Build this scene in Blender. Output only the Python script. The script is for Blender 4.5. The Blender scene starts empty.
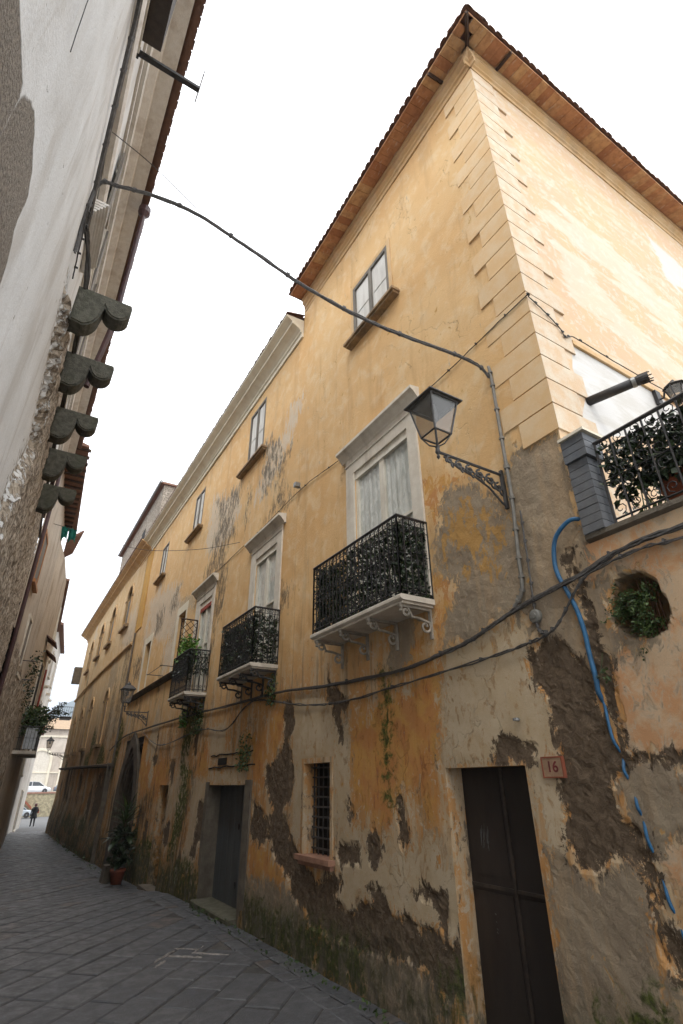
import bpy, bmesh, math, random
import numpy as np
from mathutils import Vector, Matrix
random.seed(7); RNG = np.random.default_rng(7)
sc = bpy.context.scene
COL = sc.collection
R = math.radians
# outlines of the plaster wear, in metres along the wall and above the street
FACADE_WEAR = [
    ('bare', [(3.5,3.16),(3.32,3.21),(3.16,3.2),(2.99,2.98),(2.88,2.78),(2.87,2.61),(2.85,2.39),(2.8,2.21),(2.77,2.16),(2.58,2.18),(2.41,2.15),(2.26,2.19),(2.26,2.2),(2.33,2.11),(2.42,2.09),(2.59,2.13),(2.75,2.1),(2.93,1.93),(2.87,1.75),(2.78,1.65),(2.74,1.54),(2.73,1.36),(2.75,1.19),(2.71,1.05),(2.67,0.97),(2.66,0.79),(2.73,0.8),(2.81,0.81),(2.84,0.92),(2.82,1.11),(2.81,1.3),(2.85,1.4),(2.95,1.48),(3.12,1.42),(3.22,1.32),(3.43,1.35),(3.47,1.42),(3.44,1.75),(3.42,2.02),(3.39,2.41),(3.38,2.64),(3.53,2.85),(3.55,3.05)]),
    ('bare', [(4.23,2.14),(4.19,2.28),(4.04,2.42),(4.01,2.44),(3.88,2.4),(3.75,2.33),(3.64,2.32),(3.67,2.13)]),
    ('bare', [(7.55,0.89),(7.16,0.9),(7.12,0.83),(7.32,0.63),(7.17,0.53),(6.95,0.51),(6.85,0.57),(6.61,0.69),(6.45,0.69),(6.5,0.87),(6.34,0.9),(6.17,0.87),(6.15,0.65),(5.89,0.66),(5.77,0.69),(5.58,0.66),(5.54,0.62),(5.25,0.65),(5.12,0.59),(5.02,0.55),(4.92,0.76),(4.88,0.76),(4.92,0.54),(4.85,0.44),(4.95,0.21),(5.2,0.06),(5.31,0.21),(5.48,0.27),(5.77,0.3),(6.15,0.25),(6.57,0.21),(7.03,0.19),(7.71,0.23)]),
    ('bare', [(5.6,0.89),(5.48,1.02),(5.3,0.96),(5.08,1.0),(5.05,0.91),(5.1,0.59),(5.22,0.66),(5.24,0.83),(5.41,0.85)]),
    ('bare', [(7.3,1.2),(7.16,1.27),(6.75,1.3),(6.68,1.06),(6.94,1.05),(7.2,1.0),(7.3,1.1)]),
    ('bare', [(6.53,1.28),(6.36,1.56),(6.3,1.42),(6.17,1.29),(6.36,1.07),(6.5,1.08)]),
    ('bare', [(5.86,1.84),(5.77,1.86),(5.67,1.68),(5.67,1.36),(5.8,1.28),(5.86,1.42),(5.87,1.64)]),
    ('bare', [(7.0,1.84),(6.84,1.71),(6.83,1.57),(6.96,1.55)]),
    ('bare', [(7.58,3.5),(7.21,3.27),(6.94,3.04),(7.13,2.88),(7.09,2.56),(7.22,2.52),(7.3,2.94),(7.58,3.18)]),
    ('bare', [(8.9,3.44),(8.71,3.12),(8.74,2.84),(8.98,2.65),(8.81,2.49),(8.69,2.13),(8.75,1.79),(9.06,1.58),(8.79,1.33),(8.63,1.18),(9.66,1.11),(9.48,1.57),(9.78,1.96),(9.83,2.27),(9.47,2.33),(9.37,2.5),(9.11,2.62),(9.15,2.97),(9.09,3.32)]),
    ('bare', [(10.44,1.44),(9.65,1.48),(9.71,1.03),(10.03,1.06),(10.37,1.22)]),
    ('bare', [(9.59,1.5),(8.84,1.51),(8.76,1.23),(8.44,1.06),(8.44,0.99),(7.96,0.82),(7.85,0.75),(7.18,0.92),(7.13,0.83),(7.3,0.66),(6.94,0.52),(6.66,0.66),(6.45,0.7),(6.51,0.87),(6.21,0.88),(6.05,0.64),(6.07,0.4),(6.62,0.24),(7.16,0.26),(7.94,0.22),(8.12,0.39),(8.6,0.49),(8.71,0.66),(9.04,0.78),(9.4,0.98)]),
    ('bare', [(7.5,3.38),(7.28,3.25),(7.14,3.09),(7.18,2.9),(7.07,2.71),(7.12,2.5),(7.22,2.61),(7.28,2.91)]),
    ('bare', [(13.59,1.63),(13.02,1.67),(12.94,0.89),(13.46,0.85)]),
    ('bare', [(10.33,1.69),(9.78,1.56),(9.66,1.11),(10.31,1.07)]),
    ('bare', [(13.62,1.62),(13.11,1.65),(13.28,1.13),(13.43,0.54),(13.81,0.54),(13.58,1.11)]),
    ('bare', [(16.51,0.96),(15.78,1.13),(15.78,0.59),(16.27,0.56)]),
    ('bare', [(16.68,2.61),(16.03,2.59),(16.13,1.98),(16.62,2.29)]),
    ('bare', [(18.86,2.77),(18.09,2.8),(18.21,2.58),(18.57,2.44)]),
    ('bare', [(2.82,3.08),(2.68,2.92),(2.71,2.61),(2.74,2.23),(2.8,2.19),(2.85,2.39),(2.88,2.61),(2.87,2.83)]),
    ('cav', [(2.47,3.56),(2.39,3.6),(2.28,3.58),(2.21,3.56),(2.14,3.45),(2.11,3.28),(2.1,3.16),(2.15,3.04),(2.26,3.02),(2.34,3.0),(2.51,3.06),(2.54,3.13),(2.6,3.2),(2.54,3.46)]),
    ('bare', [(2.87,4.01),(2.81,3.99),(2.81,3.74),(2.75,3.41),(2.77,3.09),(2.8,2.68),(2.86,2.68),(2.84,3.06),(2.83,3.36),(2.89,3.69),(2.94,3.91)]),
    ('grey', [(4.42,5.43),(4.02,5.32),(3.67,5.01),(3.42,4.59),(3.36,4.14),(3.14,3.94),(3.16,3.24),(3.31,3.02),(3.49,3.42),(3.81,3.59),(4.28,3.41),(4.77,3.47),(4.63,3.78),(4.43,3.94),(4.45,4.17),(4.76,4.44),(4.79,4.83),(4.58,5.06),(4.52,5.33)]),
    ('grey', [(3.27,5.33),(2.64,5.25),(2.66,4.23),(2.65,3.81),(2.9,3.49),(2.85,2.68),(2.82,2.29),(2.95,2.3),(3.04,2.71),(3.14,3.17),(3.39,3.37),(3.52,3.67),(3.49,4.34),(3.44,5.08)]),
    ('grey', [(3.72,1.47),(3.48,1.4),(3.22,1.32),(2.95,1.47),(2.84,1.35),(2.84,1.07),(2.81,0.72),(2.79,0.55),(2.84,0.39),(3.88,0.09),(3.71,1.05),(3.71,1.25)]),
    ('grey', [(2.82,3.6),(2.47,3.6),(2.6,3.24),(2.51,3.06),(2.35,2.99),(2.59,2.98),(2.68,2.92),(2.82,3.08),(2.85,3.3),(2.89,3.53)]),
    ('grey', [(2.91,2.19),(2.32,2.12),(2.37,1.71),(2.67,1.57),(2.76,1.56),(2.9,1.75),(2.94,1.91)]),
    ('grey', [(6.7,0.17),(6.15,0.24),(5.77,0.3),(5.48,0.26),(5.3,0.21),(5.16,0.05),(5.24,-0.2),(6.79,-0.45)]),
    ('grey', [(10.47,0.52),(9.58,0.56),(8.6,0.56),(8.12,0.32),(7.85,0.07),(6.62,0.24),(6.11,0.39),(6.15,-0.07),(10.18,-0.27)]),
    ('grey', [(5.57,4.08),(5.21,3.92),(5.44,3.46),(5.75,3.23),(5.93,3.55)]),
    ('fleck', [(4.39,5.08),(4.08,4.97),(3.74,4.79),(3.66,4.5),(3.86,4.52),(3.93,4.35),(3.93,4.16),(4.05,4.31),(4.29,4.4),(4.49,4.68)]),
    ('peach', [(2.68,2.91),(2.55,3.0),(2.37,3.0),(2.19,3.03),(2.09,3.16),(2.12,3.43),(2.2,3.57),(2.38,3.63),(2.53,3.58),(2.68,3.59),(2.79,3.61),(2.85,3.79),(2.85,3.94),(2.69,4.19),(1.19,4.25),(1.92,2.06),(2.31,2.15),(2.4,2.16),(2.72,2.21),(2.75,2.39),(2.72,2.64)]),
    ('peach', [(2.68,1.55),(2.46,1.67),(1.99,1.85),(2.28,0.96),(2.58,1.28),(2.64,1.36),(2.67,1.48)]),
    ('cream', [(4.79,3.4),(4.3,3.42),(3.84,3.45),(3.46,3.46),(3.54,3.01),(3.38,2.64),(3.37,2.24),(3.38,1.93),(3.46,1.43),(3.56,1.43),(3.71,1.48),(3.77,1.69),(3.77,2.05),(3.76,2.11),(4.94,2.14),(4.85,2.84)]),
    ('cream', [(7.31,0.89),(7.01,1.01),(6.19,1.23),(5.89,1.25),(5.54,1.44),(5.08,1.47),(5.09,1.23),(4.81,1.43),(4.77,0.9),(4.77,0.25),(5.0,0.55),(5.09,0.62),(5.25,0.64),(5.54,0.61),(5.77,0.68),(6.15,0.64),(6.42,0.69),(6.61,0.68),(6.95,0.51),(7.24,0.58)]),
    ('cream', [(8.8,3.41),(7.77,3.28),(7.46,3.03),(7.25,2.42),(7.17,1.28),(8.71,1.18),(8.66,1.6),(8.66,2.06),(8.83,2.6)]),
    ('cream', [(7.15,2.8),(6.91,2.87),(6.96,1.27),(7.14,1.26)]),
    ('cream', [(7.53,2.96),(7.05,2.83),(6.98,2.13),(7.0,1.26),(7.31,1.24),(7.43,2.34)]),
    ('cream', [(13.2,3.21),(12.03,3.22),(12.12,2.7),(11.49,2.48),(13.1,2.54)]),
    ('cream', [(13.02,2.3),(10.78,2.21),(10.8,1.96),(12.92,2.01),(13.11,2.06)]),
    ('cream', [(14.36,2.16),(13.03,2.06),(13.04,1.65),(13.0,0.95),(13.67,0.21),(14.42,0.45),(14.2,1.08)]),
    ('cream', [(16.53,1.93),(16.08,2.28),(15.8,1.36),(16.62,0.95),(16.37,0.01),(16.68,0.16),(16.81,1.09)]),
    ('cream', [(13.26,3.19),(12.14,3.23),(12.22,2.56),(12.72,2.41),(13.06,2.6)]),
    ('cream', [(7.3,1.53),(5.98,1.41),(6.03,0.89),(6.46,0.86),(6.66,0.66),(6.94,0.51),(7.3,0.66),(7.18,0.9),(7.3,1.02)]),
    ('cream', [(23.44,7.47),(21.54,7.07),(21.81,5.24),(22.81,5.37)]),
    ('cream', [(17.99,7.66),(16.3,7.5),(16.05,6.89),(16.91,7.12),(18.2,6.88),(18.23,6.37),(18.92,6.51)]),
    ('orange', [(6.84,2.81),(6.27,2.91),(5.66,3.01),(4.81,3.32),(4.94,2.18),(5.12,2.16),(5.13,1.67),(5.42,1.95),(5.71,1.89),(6.05,1.48),(6.69,1.74),(6.98,2.32)]),
    ('orange', [(5.59,3.69),(5.23,3.54),(5.31,3.41),(5.69,3.33)]),
    ('orange', [(10.38,1.13),(9.77,1.03),(9.02,0.78),(8.64,0.65),(8.8,0.54),(10.34,0.56),(10.45,0.85)]),
    ('orange', [(20.77,2.75),(16.91,2.62),(16.47,2.04),(17.22,1.57),(18.15,1.5),(19.71,1.75)]),
    ('orange', [(7.96,3.12),(7.46,3.03),(7.29,2.42),(7.82,2.35),(8.23,2.75)]),
    ('orange', [(10.53,2.79),(9.9,2.75),(9.85,2.08),(10.2,1.89),(10.45,2.04)]),
    ('orange', [(9.49,3.28),(9.14,3.37),(9.11,2.62),(9.59,2.41),(9.65,2.93)]),
    ('orange', [(4.75,4.35),(4.57,4.27),(4.5,4.02),(4.62,3.83),(4.77,3.49),(4.83,3.61)]),
    ('orange', [(4.83,5.8),(4.01,5.38),(4.34,5.41),(4.54,5.34),(4.65,5.03),(4.78,4.95)]),
    ('orange', [(14.05,2.73),(13.31,2.87),(13.18,2.07),(14.13,2.08)]),
    ('orange', [(20.99,3.45),(19.22,3.53),(18.3,2.11),(20.29,2.13)]),
    ('moss', [(10.41,0.23),(9.65,0.2),(8.77,0.22),(7.69,0.26),(6.62,0.24),(6.57,-0.07),(6.7,-0.17),(10.43,-0.31)]),
    ('moss', [(20.74,-0.0),(17.82,0.64),(16.38,0.55),(16.22,-0.06),(14.1,0.48),(12.53,0.2),(11.88,-0.24),(17.72,-0.87),(20.58,-0.53)]),
    ('moss', [(15.61,2.57),(14.37,2.25),(14.76,1.18),(15.1,0.39),(15.64,0.34),(15.42,1.38),(15.19,2.08)]),
    ('moss', [(6.03,3.38),(5.91,3.28),(5.93,2.45),(5.98,1.76),(6.05,1.76),(6.05,2.39)]),
    ('moss', [(5.17,0.24),(4.95,0.36),(4.89,0.22),(5.16,0.05)]),
    ('moss', [(7.55,0.25),(7.03,0.19),(6.59,-0.07),(6.65,-0.19),(7.54,-0.22)]),
    ('moss', [(3.37,0.48),(2.86,0.64),(2.79,0.58),(2.85,0.39),(3.47,0.21)]),
    ('moss', [(16.21,4.03),(14.83,3.82),(14.6,3.24),(14.9,2.67),(15.48,2.69),(15.57,3.32)]),
    ('moss', [(28.46,3.22),(25.35,4.53),(24.55,4.14),(25.24,2.16),(27.76,2.18)]),
    ('mold', [(11.07,10.17),(10.35,9.89),(9.79,9.2),(10.08,8.75),(10.74,8.41),(11.16,8.76),(11.03,9.4)]),
    ('mold', [(10.0,9.25),(9.45,9.0),(9.84,8.36),(9.58,7.73),(9.03,7.59),(9.19,7.37),(10.36,7.71),(10.77,7.7),(10.11,7.92)]),
    ('mold', [(12.78,9.76),(12.45,9.52),(13.23,8.88),(12.72,8.29),(13.51,7.73),(13.1,6.9),(13.38,5.93),(14.0,6.08),(13.96,7.24),(15.12,7.53),(15.44,7.79),(14.71,8.32),(15.0,8.5),(14.33,9.2),(15.12,10.32),(13.68,9.89)]),
    ('mold', [(18.69,8.47),(18.13,8.13),(18.61,7.4),(19.34,7.59),(19.3,8.11)]),
    ('mold', [(11.98,9.35),(11.83,8.84),(12.04,7.94),(12.14,8.05)]),
    ('mold', [(9.76,5.59),(9.08,5.43),(9.26,5.14),(9.55,5.27)]),
    ('mold', [(21.64,8.17),(20.46,8.06),(20.37,7.3),(21.38,7.16)]),
    ('mold', [(25.1,6.73),(23.59,6.9),(22.79,6.33),(23.16,5.82),(24.43,5.93)]),
    ('mold', [(14.4,2.35),(14.02,2.43),(14.29,1.67),(14.45,1.07),(14.75,0.42),(15.28,0.37),(15.24,1.02),(14.65,1.71)]),
    ('mold', [(19.17,1.82),(17.68,1.93),(18.22,1.23),(19.0,0.83),(19.48,1.08)]),
    ('white', [(9.71,9.71),(9.61,10.15),(9.17,10.28),(8.77,10.2),(8.83,9.83),(9.18,9.58),(9.47,9.21),(9.83,8.95),(10.46,8.48),(11.2,8.49),(11.51,8.5),(11.03,9.4),(10.63,9.76)]),
    ('white', [(15.43,10.55),(13.68,9.89),(12.88,9.81),(12.57,8.81),(13.11,8.38),(14.47,8.23),(15.43,8.42),(15.62,9.32)]),
    ('white', [(11.27,8.57),(10.76,9.15),(10.88,10.03),(9.8,9.38),(9.89,8.95),(10.39,8.54)]),
    ('white', [(23.54,9.2),(20.99,8.98),(18.38,8.47),(17.86,7.37),(18.57,6.44),(22.19,7.2)]),
]
RETURN_WEAR = [
    ('cream', [(5.07,6.98),(5.27,6.94),(6.4,6.87),(7.61,6.79),(7.33,6.3),(4.64,5.33),(5.04,6.1),(4.88,6.39)]),
    ('white', [(9.05,12.1),(9.25,12.04),(10.47,11.84),(10.4,11.19),(9.43,10.58),(9.11,10.69)]),
    ('fleck', [(5.3,10.08),(6.2,10.47),(6.92,10.38),(7.7,10.18),(8.72,9.8),(9.22,9.64),(8.62,8.58),(7.64,8.96),(6.62,9.3),(5.63,9.49),(5.14,9.47)]),
    ('fleck', [(5.36,9.23),(5.97,9.27),(6.39,8.71),(6.89,8.34),(7.56,8.05),(8.25,7.92),(7.91,7.33),(6.94,7.48),(6.18,7.77),(5.47,7.8),(5.2,8.36)]),
]
LEFT_WEAR = [
    ('bare', [(1.13,4.36),(1.21,4.59),(1.34,4.62),(1.6,4.7),(1.73,4.73),(1.75,4.57),(1.74,4.4),(1.58,3.71),(0.96,3.84)]),
    ('bare', [(1.76,4.4),(1.76,4.73),(1.92,4.96),(2.11,5.07),(2.37,5.09),(2.49,4.99),(2.46,4.72),(2.61,4.6),(2.7,4.46),(2.16,3.6),(1.45,3.74)]),
    ('rough', [(5.2,7.2),(6.5,7.6),(9,8.4),(14,9),(27,10),(27,-2),(5.5,-2),(6,4),(6.3,5.1),(7,6)]),
]


# ------------------------------------------------------------------ object helpers
ORG = {}
def tag(o, label=None, cat=None, group=None, kind=None):
    if label: o['label'] = label
    if cat: o['category'] = cat
    if group: o['group'] = group
    if kind: o['kind'] = kind
    return o
def empty(name, loc, label, cat, group=None):
    o = bpy.data.objects.new(name, None); COL.objects.link(o)
    o.location = loc; o.empty_display_size = .3; ORG[o.name] = Vector(loc)
    return tag(o, label, cat, group)
class MB:
    def __init__(s): s.v = []; s.f = []; s.smooth = False
    def add(s, vs, fs):
        n = len(s.v); s.v += [tuple(p) for p in vs]; s.f += [tuple(i + n for i in f) for f in fs]; return s
    def quad(s, *p): return s.add(p, [tuple(range(len(p)))])
    def box(s, x0, x1, y0, y1, z0, z1, M=None):
        vs = [Vector((x, y, z)) for z in (z0, z1) for y in (y0, y1) for x in (x0, x1)]
        if M is not None: vs = [M @ v for v in vs]
        return s.add(vs, [(0,2,3,1),(4,5,7,6),(0,1,5,4),(2,6,7,3),(0,4,6,2),(1,3,7,5)])
    def prism(s, prof, axis, a0, a1):
        """closed profile swept along an axis; profile coordinates are the two other axes in order"""
        n = len(prof); vs = []
        for a in (a0, a1):
            for p in prof:
                q = list(p); q.insert(axis, a); vs.append(q)
        fs = [(i, (i+1) % n, n+(i+1) % n, n+i) for i in range(n)] + [tuple(range(n))[::-1], tuple(range(n, 2*n))]
        return s.add(vs, fs)
    def tube(s, pts, r, n=6, cap=True):
        P = [Vector(p) for p in pts]; m = len(P)
        rs = r if isinstance(r, (list, tuple)) else [r]*m
        ref = Vector((0, 0, 1)); vs = []; prev = None
        for i in range(m):
            t = (P[min(i+1, m-1)] - P[max(i-1, 0)])
            if t.length < 1e-9: t = Vector((0, 0, 1))
            t.normalize()
            if prev is None:
                a = t.cross(ref)
                if a.length < .05: a = t.cross(Vector((1, 0, 0)))
            else:
                a = prev - t*prev.dot(t)
                if a.length < 1e-6: a = t.cross(ref)
            a.normalize(); b = t.cross(a); prev = a
            for k in range(n):
                an = 2*math.pi*k/n
                vs.append(P[i] + (a*math.cos(an) + b*math.sin(an))*rs[i])
        fs = [(i*n+k, i*n+(k+1) % n, (i+1)*n+(k+1) % n, (i+1)*n+k) for i in range(m-1) for k in range(n)]
        if cap: fs += [tuple(range(n))[::-1], tuple((m-1)*n+k for k in range(n))]
        return s.add(vs, fs)
    def lathe(s, prof, c, n=16, sq=False):
        vs = []; m = len(prof)
        for r, z in prof:
            for k in range(n):
                an = 2*math.pi*(k+(.5 if sq else 0))/n
                vs.append((c[0]+r*math.cos(an), c[1]+r*math.sin(an), c[2]+z))
        fs = [(i*n+k, i*n+(k+1) % n, (i+1)*n+(k+1) % n, (i+1)*n+k) for i in range(m-1) for k in range(n)]
        fs += [tuple(range(n))[::-1], tuple((m-1)*n+k for k in range(n))]
        return s.add(vs, fs)
    def build(s, name, mat, parent=None, loc=None, smooth=False, attrs=None, noise=0):
        o_ = ORG[parent.name] if parent is not None else Vector(loc or (0, 0, 0))
        me = bpy.data.meshes.new(name)
        a = np.array(s.v, dtype=float) - np.array(o_[:])
        me.from_pydata(a.tolist(), [], s.f)
        me.materials.append(mat)
        if smooth: me.polygons.foreach_set('use_smooth', [True]*len(me.polygons))
        if attrs:
            for k, arr in attrs.items():
                at = me.attributes.new(k, 'FLOAT', 'POINT'); at.data.foreach_set('value', np.asarray(arr, dtype=np.float32))
        me.update()
        ob = bpy.data.objects.new(name, me); COL.objects.link(ob)
        if parent is not None: ob.parent = parent
        else: ob.location = o_
        ORG[ob.name] = Vector(o_)
        return ob

def arc(cx, cz, r, a0, a1, n):
    return [(cx + r*math.cos(R(a0+(a1-a0)*i/n)), cz + r*math.sin(R(a0+(a1-a0)*i/n))) for i in range(n+1)]
def spiral(cx, cz, r0, r1, a0, a1, n=10):
    return [(cx+(r0+(r1-r0)*i/n)*math.cos(R(a0+(a1-a0)*i/n)), cz+(r0+(r1-r0)*i/n)*math.sin(R(a0+(a1-a0)*i/n))) for i in range(n+1)]

# ------------------------------------------------------------------ numeric noise for meshes
def hash3(i, j, k):
    h = (i*374761393 + j*668265263 + k*2147483647) & 0xffffffff
    h = ((h ^ (h >> 13))*1274126177) & 0xffffffff
    return ((h ^ (h >> 16)) & 0xffff)/65535.0
def vnoise(x, y, z):
    x = np.asarray(x, float); y = np.asarray(y, float); z = np.asarray(z, float)+0*x
    i = np.floor(x).astype(np.int64); j = np.floor(y).astype(np.int64); k = np.floor(z).astype(np.int64)
    u, v, w = x-i, y-j, z-k
    u, v, w = [t*t*(3-2*t) for t in (u, v, w)]
    r = 0
    for a in (0, 1):
        for b in (0, 1):
            for c in (0, 1):
                r = r + hash3(i+a, j+b, k+c)*(u if a else 1-u)*(v if b else 1-v)*(w if c else 1-w)
    return r
def sdf(px, py, poly):
    """signed distance, positive inside, limited to +-0.4"""
    P = np.array(poly, float); out = np.full(px.shape, -.4)
    x0, y0 = P.min(0)-.4; x1, y1 = P.max(0)+.4
    sel = (px > x0) & (px < x1) & (py > y0) & (py < y1)
    if not sel.any(): return out
    x = px[sel]; y = py[sel]; d = np.full(x.shape, 1e9); ins = np.zeros(x.shape, bool)
    for a, b in zip(P, np.roll(P, -1, 0)):
        e = b-a; L = e @ e
        if L < 1e-9: continue
        t = np.clip(((x-a[0])*e[0]+(y-a[1])*e[1])/L, 0, 1)
        d = np.minimum(d, np.hypot(x-a[0]-t*e[0], y-a[1]-t*e[1]))
        if a[1] != b[1]:
            c = ((a[1] > y) != (b[1] > y)) & (x < (b[0]-a[0])*(y-a[1])/(b[1]-a[1])+a[0])
            ins ^= c
    out[sel] = np.clip(np.where(ins, d, -d), -.4, .4)
    return out
LAYERS = ['bare', 'cav', 'grey', 'fleck', 'peach', 'cream', 'orange', 'moss', 'mold', 'white', 'rough', 'ochre']
def wear(px, py, data):
    A = {k: np.full(px.shape, -.4) for k in LAYERS}
    for k, poly in data: A[k] = np.maximum(A[k], sdf(px, py, poly))
    return A

# ------------------------------------------------------------------ shader helper
class NT:
    def __init__(s, name):
        s.m = bpy.data.materials.new(name); s.m.use_nodes = True; s.t = s.m.node_tree; s.t.nodes.clear()
        s.out = s.n('ShaderNodeOutputMaterial')
    def n(s, ty, **k):
        nd = s.t.nodes.new(ty)
        for a, b in k.items(): setattr(nd, a, b)
        return nd
    def set(s, sock, v):
        if hasattr(v, 'is_linked') or isinstance(v, bpy.types.NodeSocket): s.t.links.new(v, sock)
        elif v is not None:
            if isinstance(v, (tuple, list)) and len(v) == 3 and sock.type == 'RGBA': v = (*v, 1)
            sock.default_value = v
    def math(s, op, a, b=0.0, c=0.0, clamp=False):
        nd = s.n('ShaderNodeMath', operation=op, use_clamp=clamp)
        for i, q in enumerate((a, b, c)):
            s.set(nd.inputs[i], q)
        return nd.outputs[0]
    def mix(s, f, a, b, mode='MIX'):
        nd = s.n('ShaderNodeMix', data_type='RGBA', blend_type=mode)
        s.set(nd.inputs[0], f); s.set(nd.inputs[6], a); s.set(nd.inputs[7], b); return nd.outputs[2]
    def ramp(s, v, a, b, lo=0.0, hi=1.0):
        nd = s.n('ShaderNodeMapRange', interpolation_type='SMOOTHSTEP')
        for i, q in enumerate((v, a, b, lo, hi)): s.set(nd.inputs[i], q)
        return nd.outputs[0]
    def pos(s, sx=1, sy=1, sz=1, obj=False, rot=None):
        if obj: src = s.n('ShaderNodeTexCoord').outputs['Object']
        else: src = s.n('ShaderNodeNewGeometry').outputs['Position']
        mp = s.n('ShaderNodeMapping'); mp.inputs['Scale'].default_value = (sx, sy, sz)
        if rot: mp.inputs['Rotation'].default_value = rot
        s.t.links.new(src, mp.inputs[0]); return mp.outputs[0]
    def noise(s, vec, scale, detail=4, rough=.55, dist=0.0):
        nd = s.n('ShaderNodeTexNoise'); s.t.links.new(vec, nd.inputs['Vector'])
        nd.inputs['Scale'].default_value = scale; nd.inputs['Detail'].default_value = detail
        nd.inputs['Roughness'].default_value = rough; nd.inputs['Distortion'].default_value = dist
        return nd.outputs[0]
    def attr(s, name):
        return s.n('ShaderNodeAttribute', attribute_name=name).outputs['Fac']
    def rand(s):
        return s.n('ShaderNodeNewGeometry').outputs['Random Per Island']
    def bump(s, h, strength=.5, dist=.02, prev=None):
        nd = s.n('ShaderNodeBump'); nd.inputs['Strength'].default_value = strength; nd.inputs['Distance'].default_value = dist
        s.set(nd.inputs['Height'], h)
        if prev is not None: s.t.links.new(prev, nd.inputs['Normal'])
        return nd.outputs[0]
    def bsdf(s, col, rough=.8, normal=None, metal=0.0, spec=.5, trans=None, alpha=None, emit=None):
        b = s.n('ShaderNodeBsdfPrincipled')
        s.set(b.inputs['Base Color'], col); s.set(b.inputs['Roughness'], rough); s.set(b.inputs['Metallic'], metal)
        s.set(b.inputs['Specular IOR Level'], spec)
        if normal is not None: s.t.links.new(normal, b.inputs['Normal'])
        s.t.links.new(b.outputs[0], s.out.inputs[0]); return s.m

def mat(name, col, col2=None, rough=.8, scale=6, bump=.3, dist=.01, metal=0, spec=.4, rnd=0, streak=False, fine=60, dirt=0, dirtcol=(.05,.045,.035)):
    t = NT(name); p = t.pos(1, 1, .15 if streak else 1)
    n1 = t.noise(p, scale, 6, .6); n2 = t.noise(t.pos(), fine, 3, .6)
    col2 = col2 or tuple(c*.7 for c in col)
    c = t.mix(t.ramp(n1, .35, .65), col, col2)
    if rnd:
        rr = t.rand(); c = t.mix(t.math('MULTIPLY', rr, rnd), c, tuple(min(1, q*.35) for q in col))
    c = t.mix(t.ramp(n2, .3, .7, 0, .18), c, tuple(q*.6 for q in col))
    if dirt:
        dn = t.noise(t.pos(1, 1, .25), 2.3, 7, .65)
        c = t.mix(t.math('MULTIPLY', t.ramp(dn, .48, .68), dirt), c, dirtcol)
    nb = t.bump(t.math('ADD', n2, t.math('MULTIPLY', n1, 1.5)), bump, dist)
    return t.bsdf(c, rough, nb, metal, spec)

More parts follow.
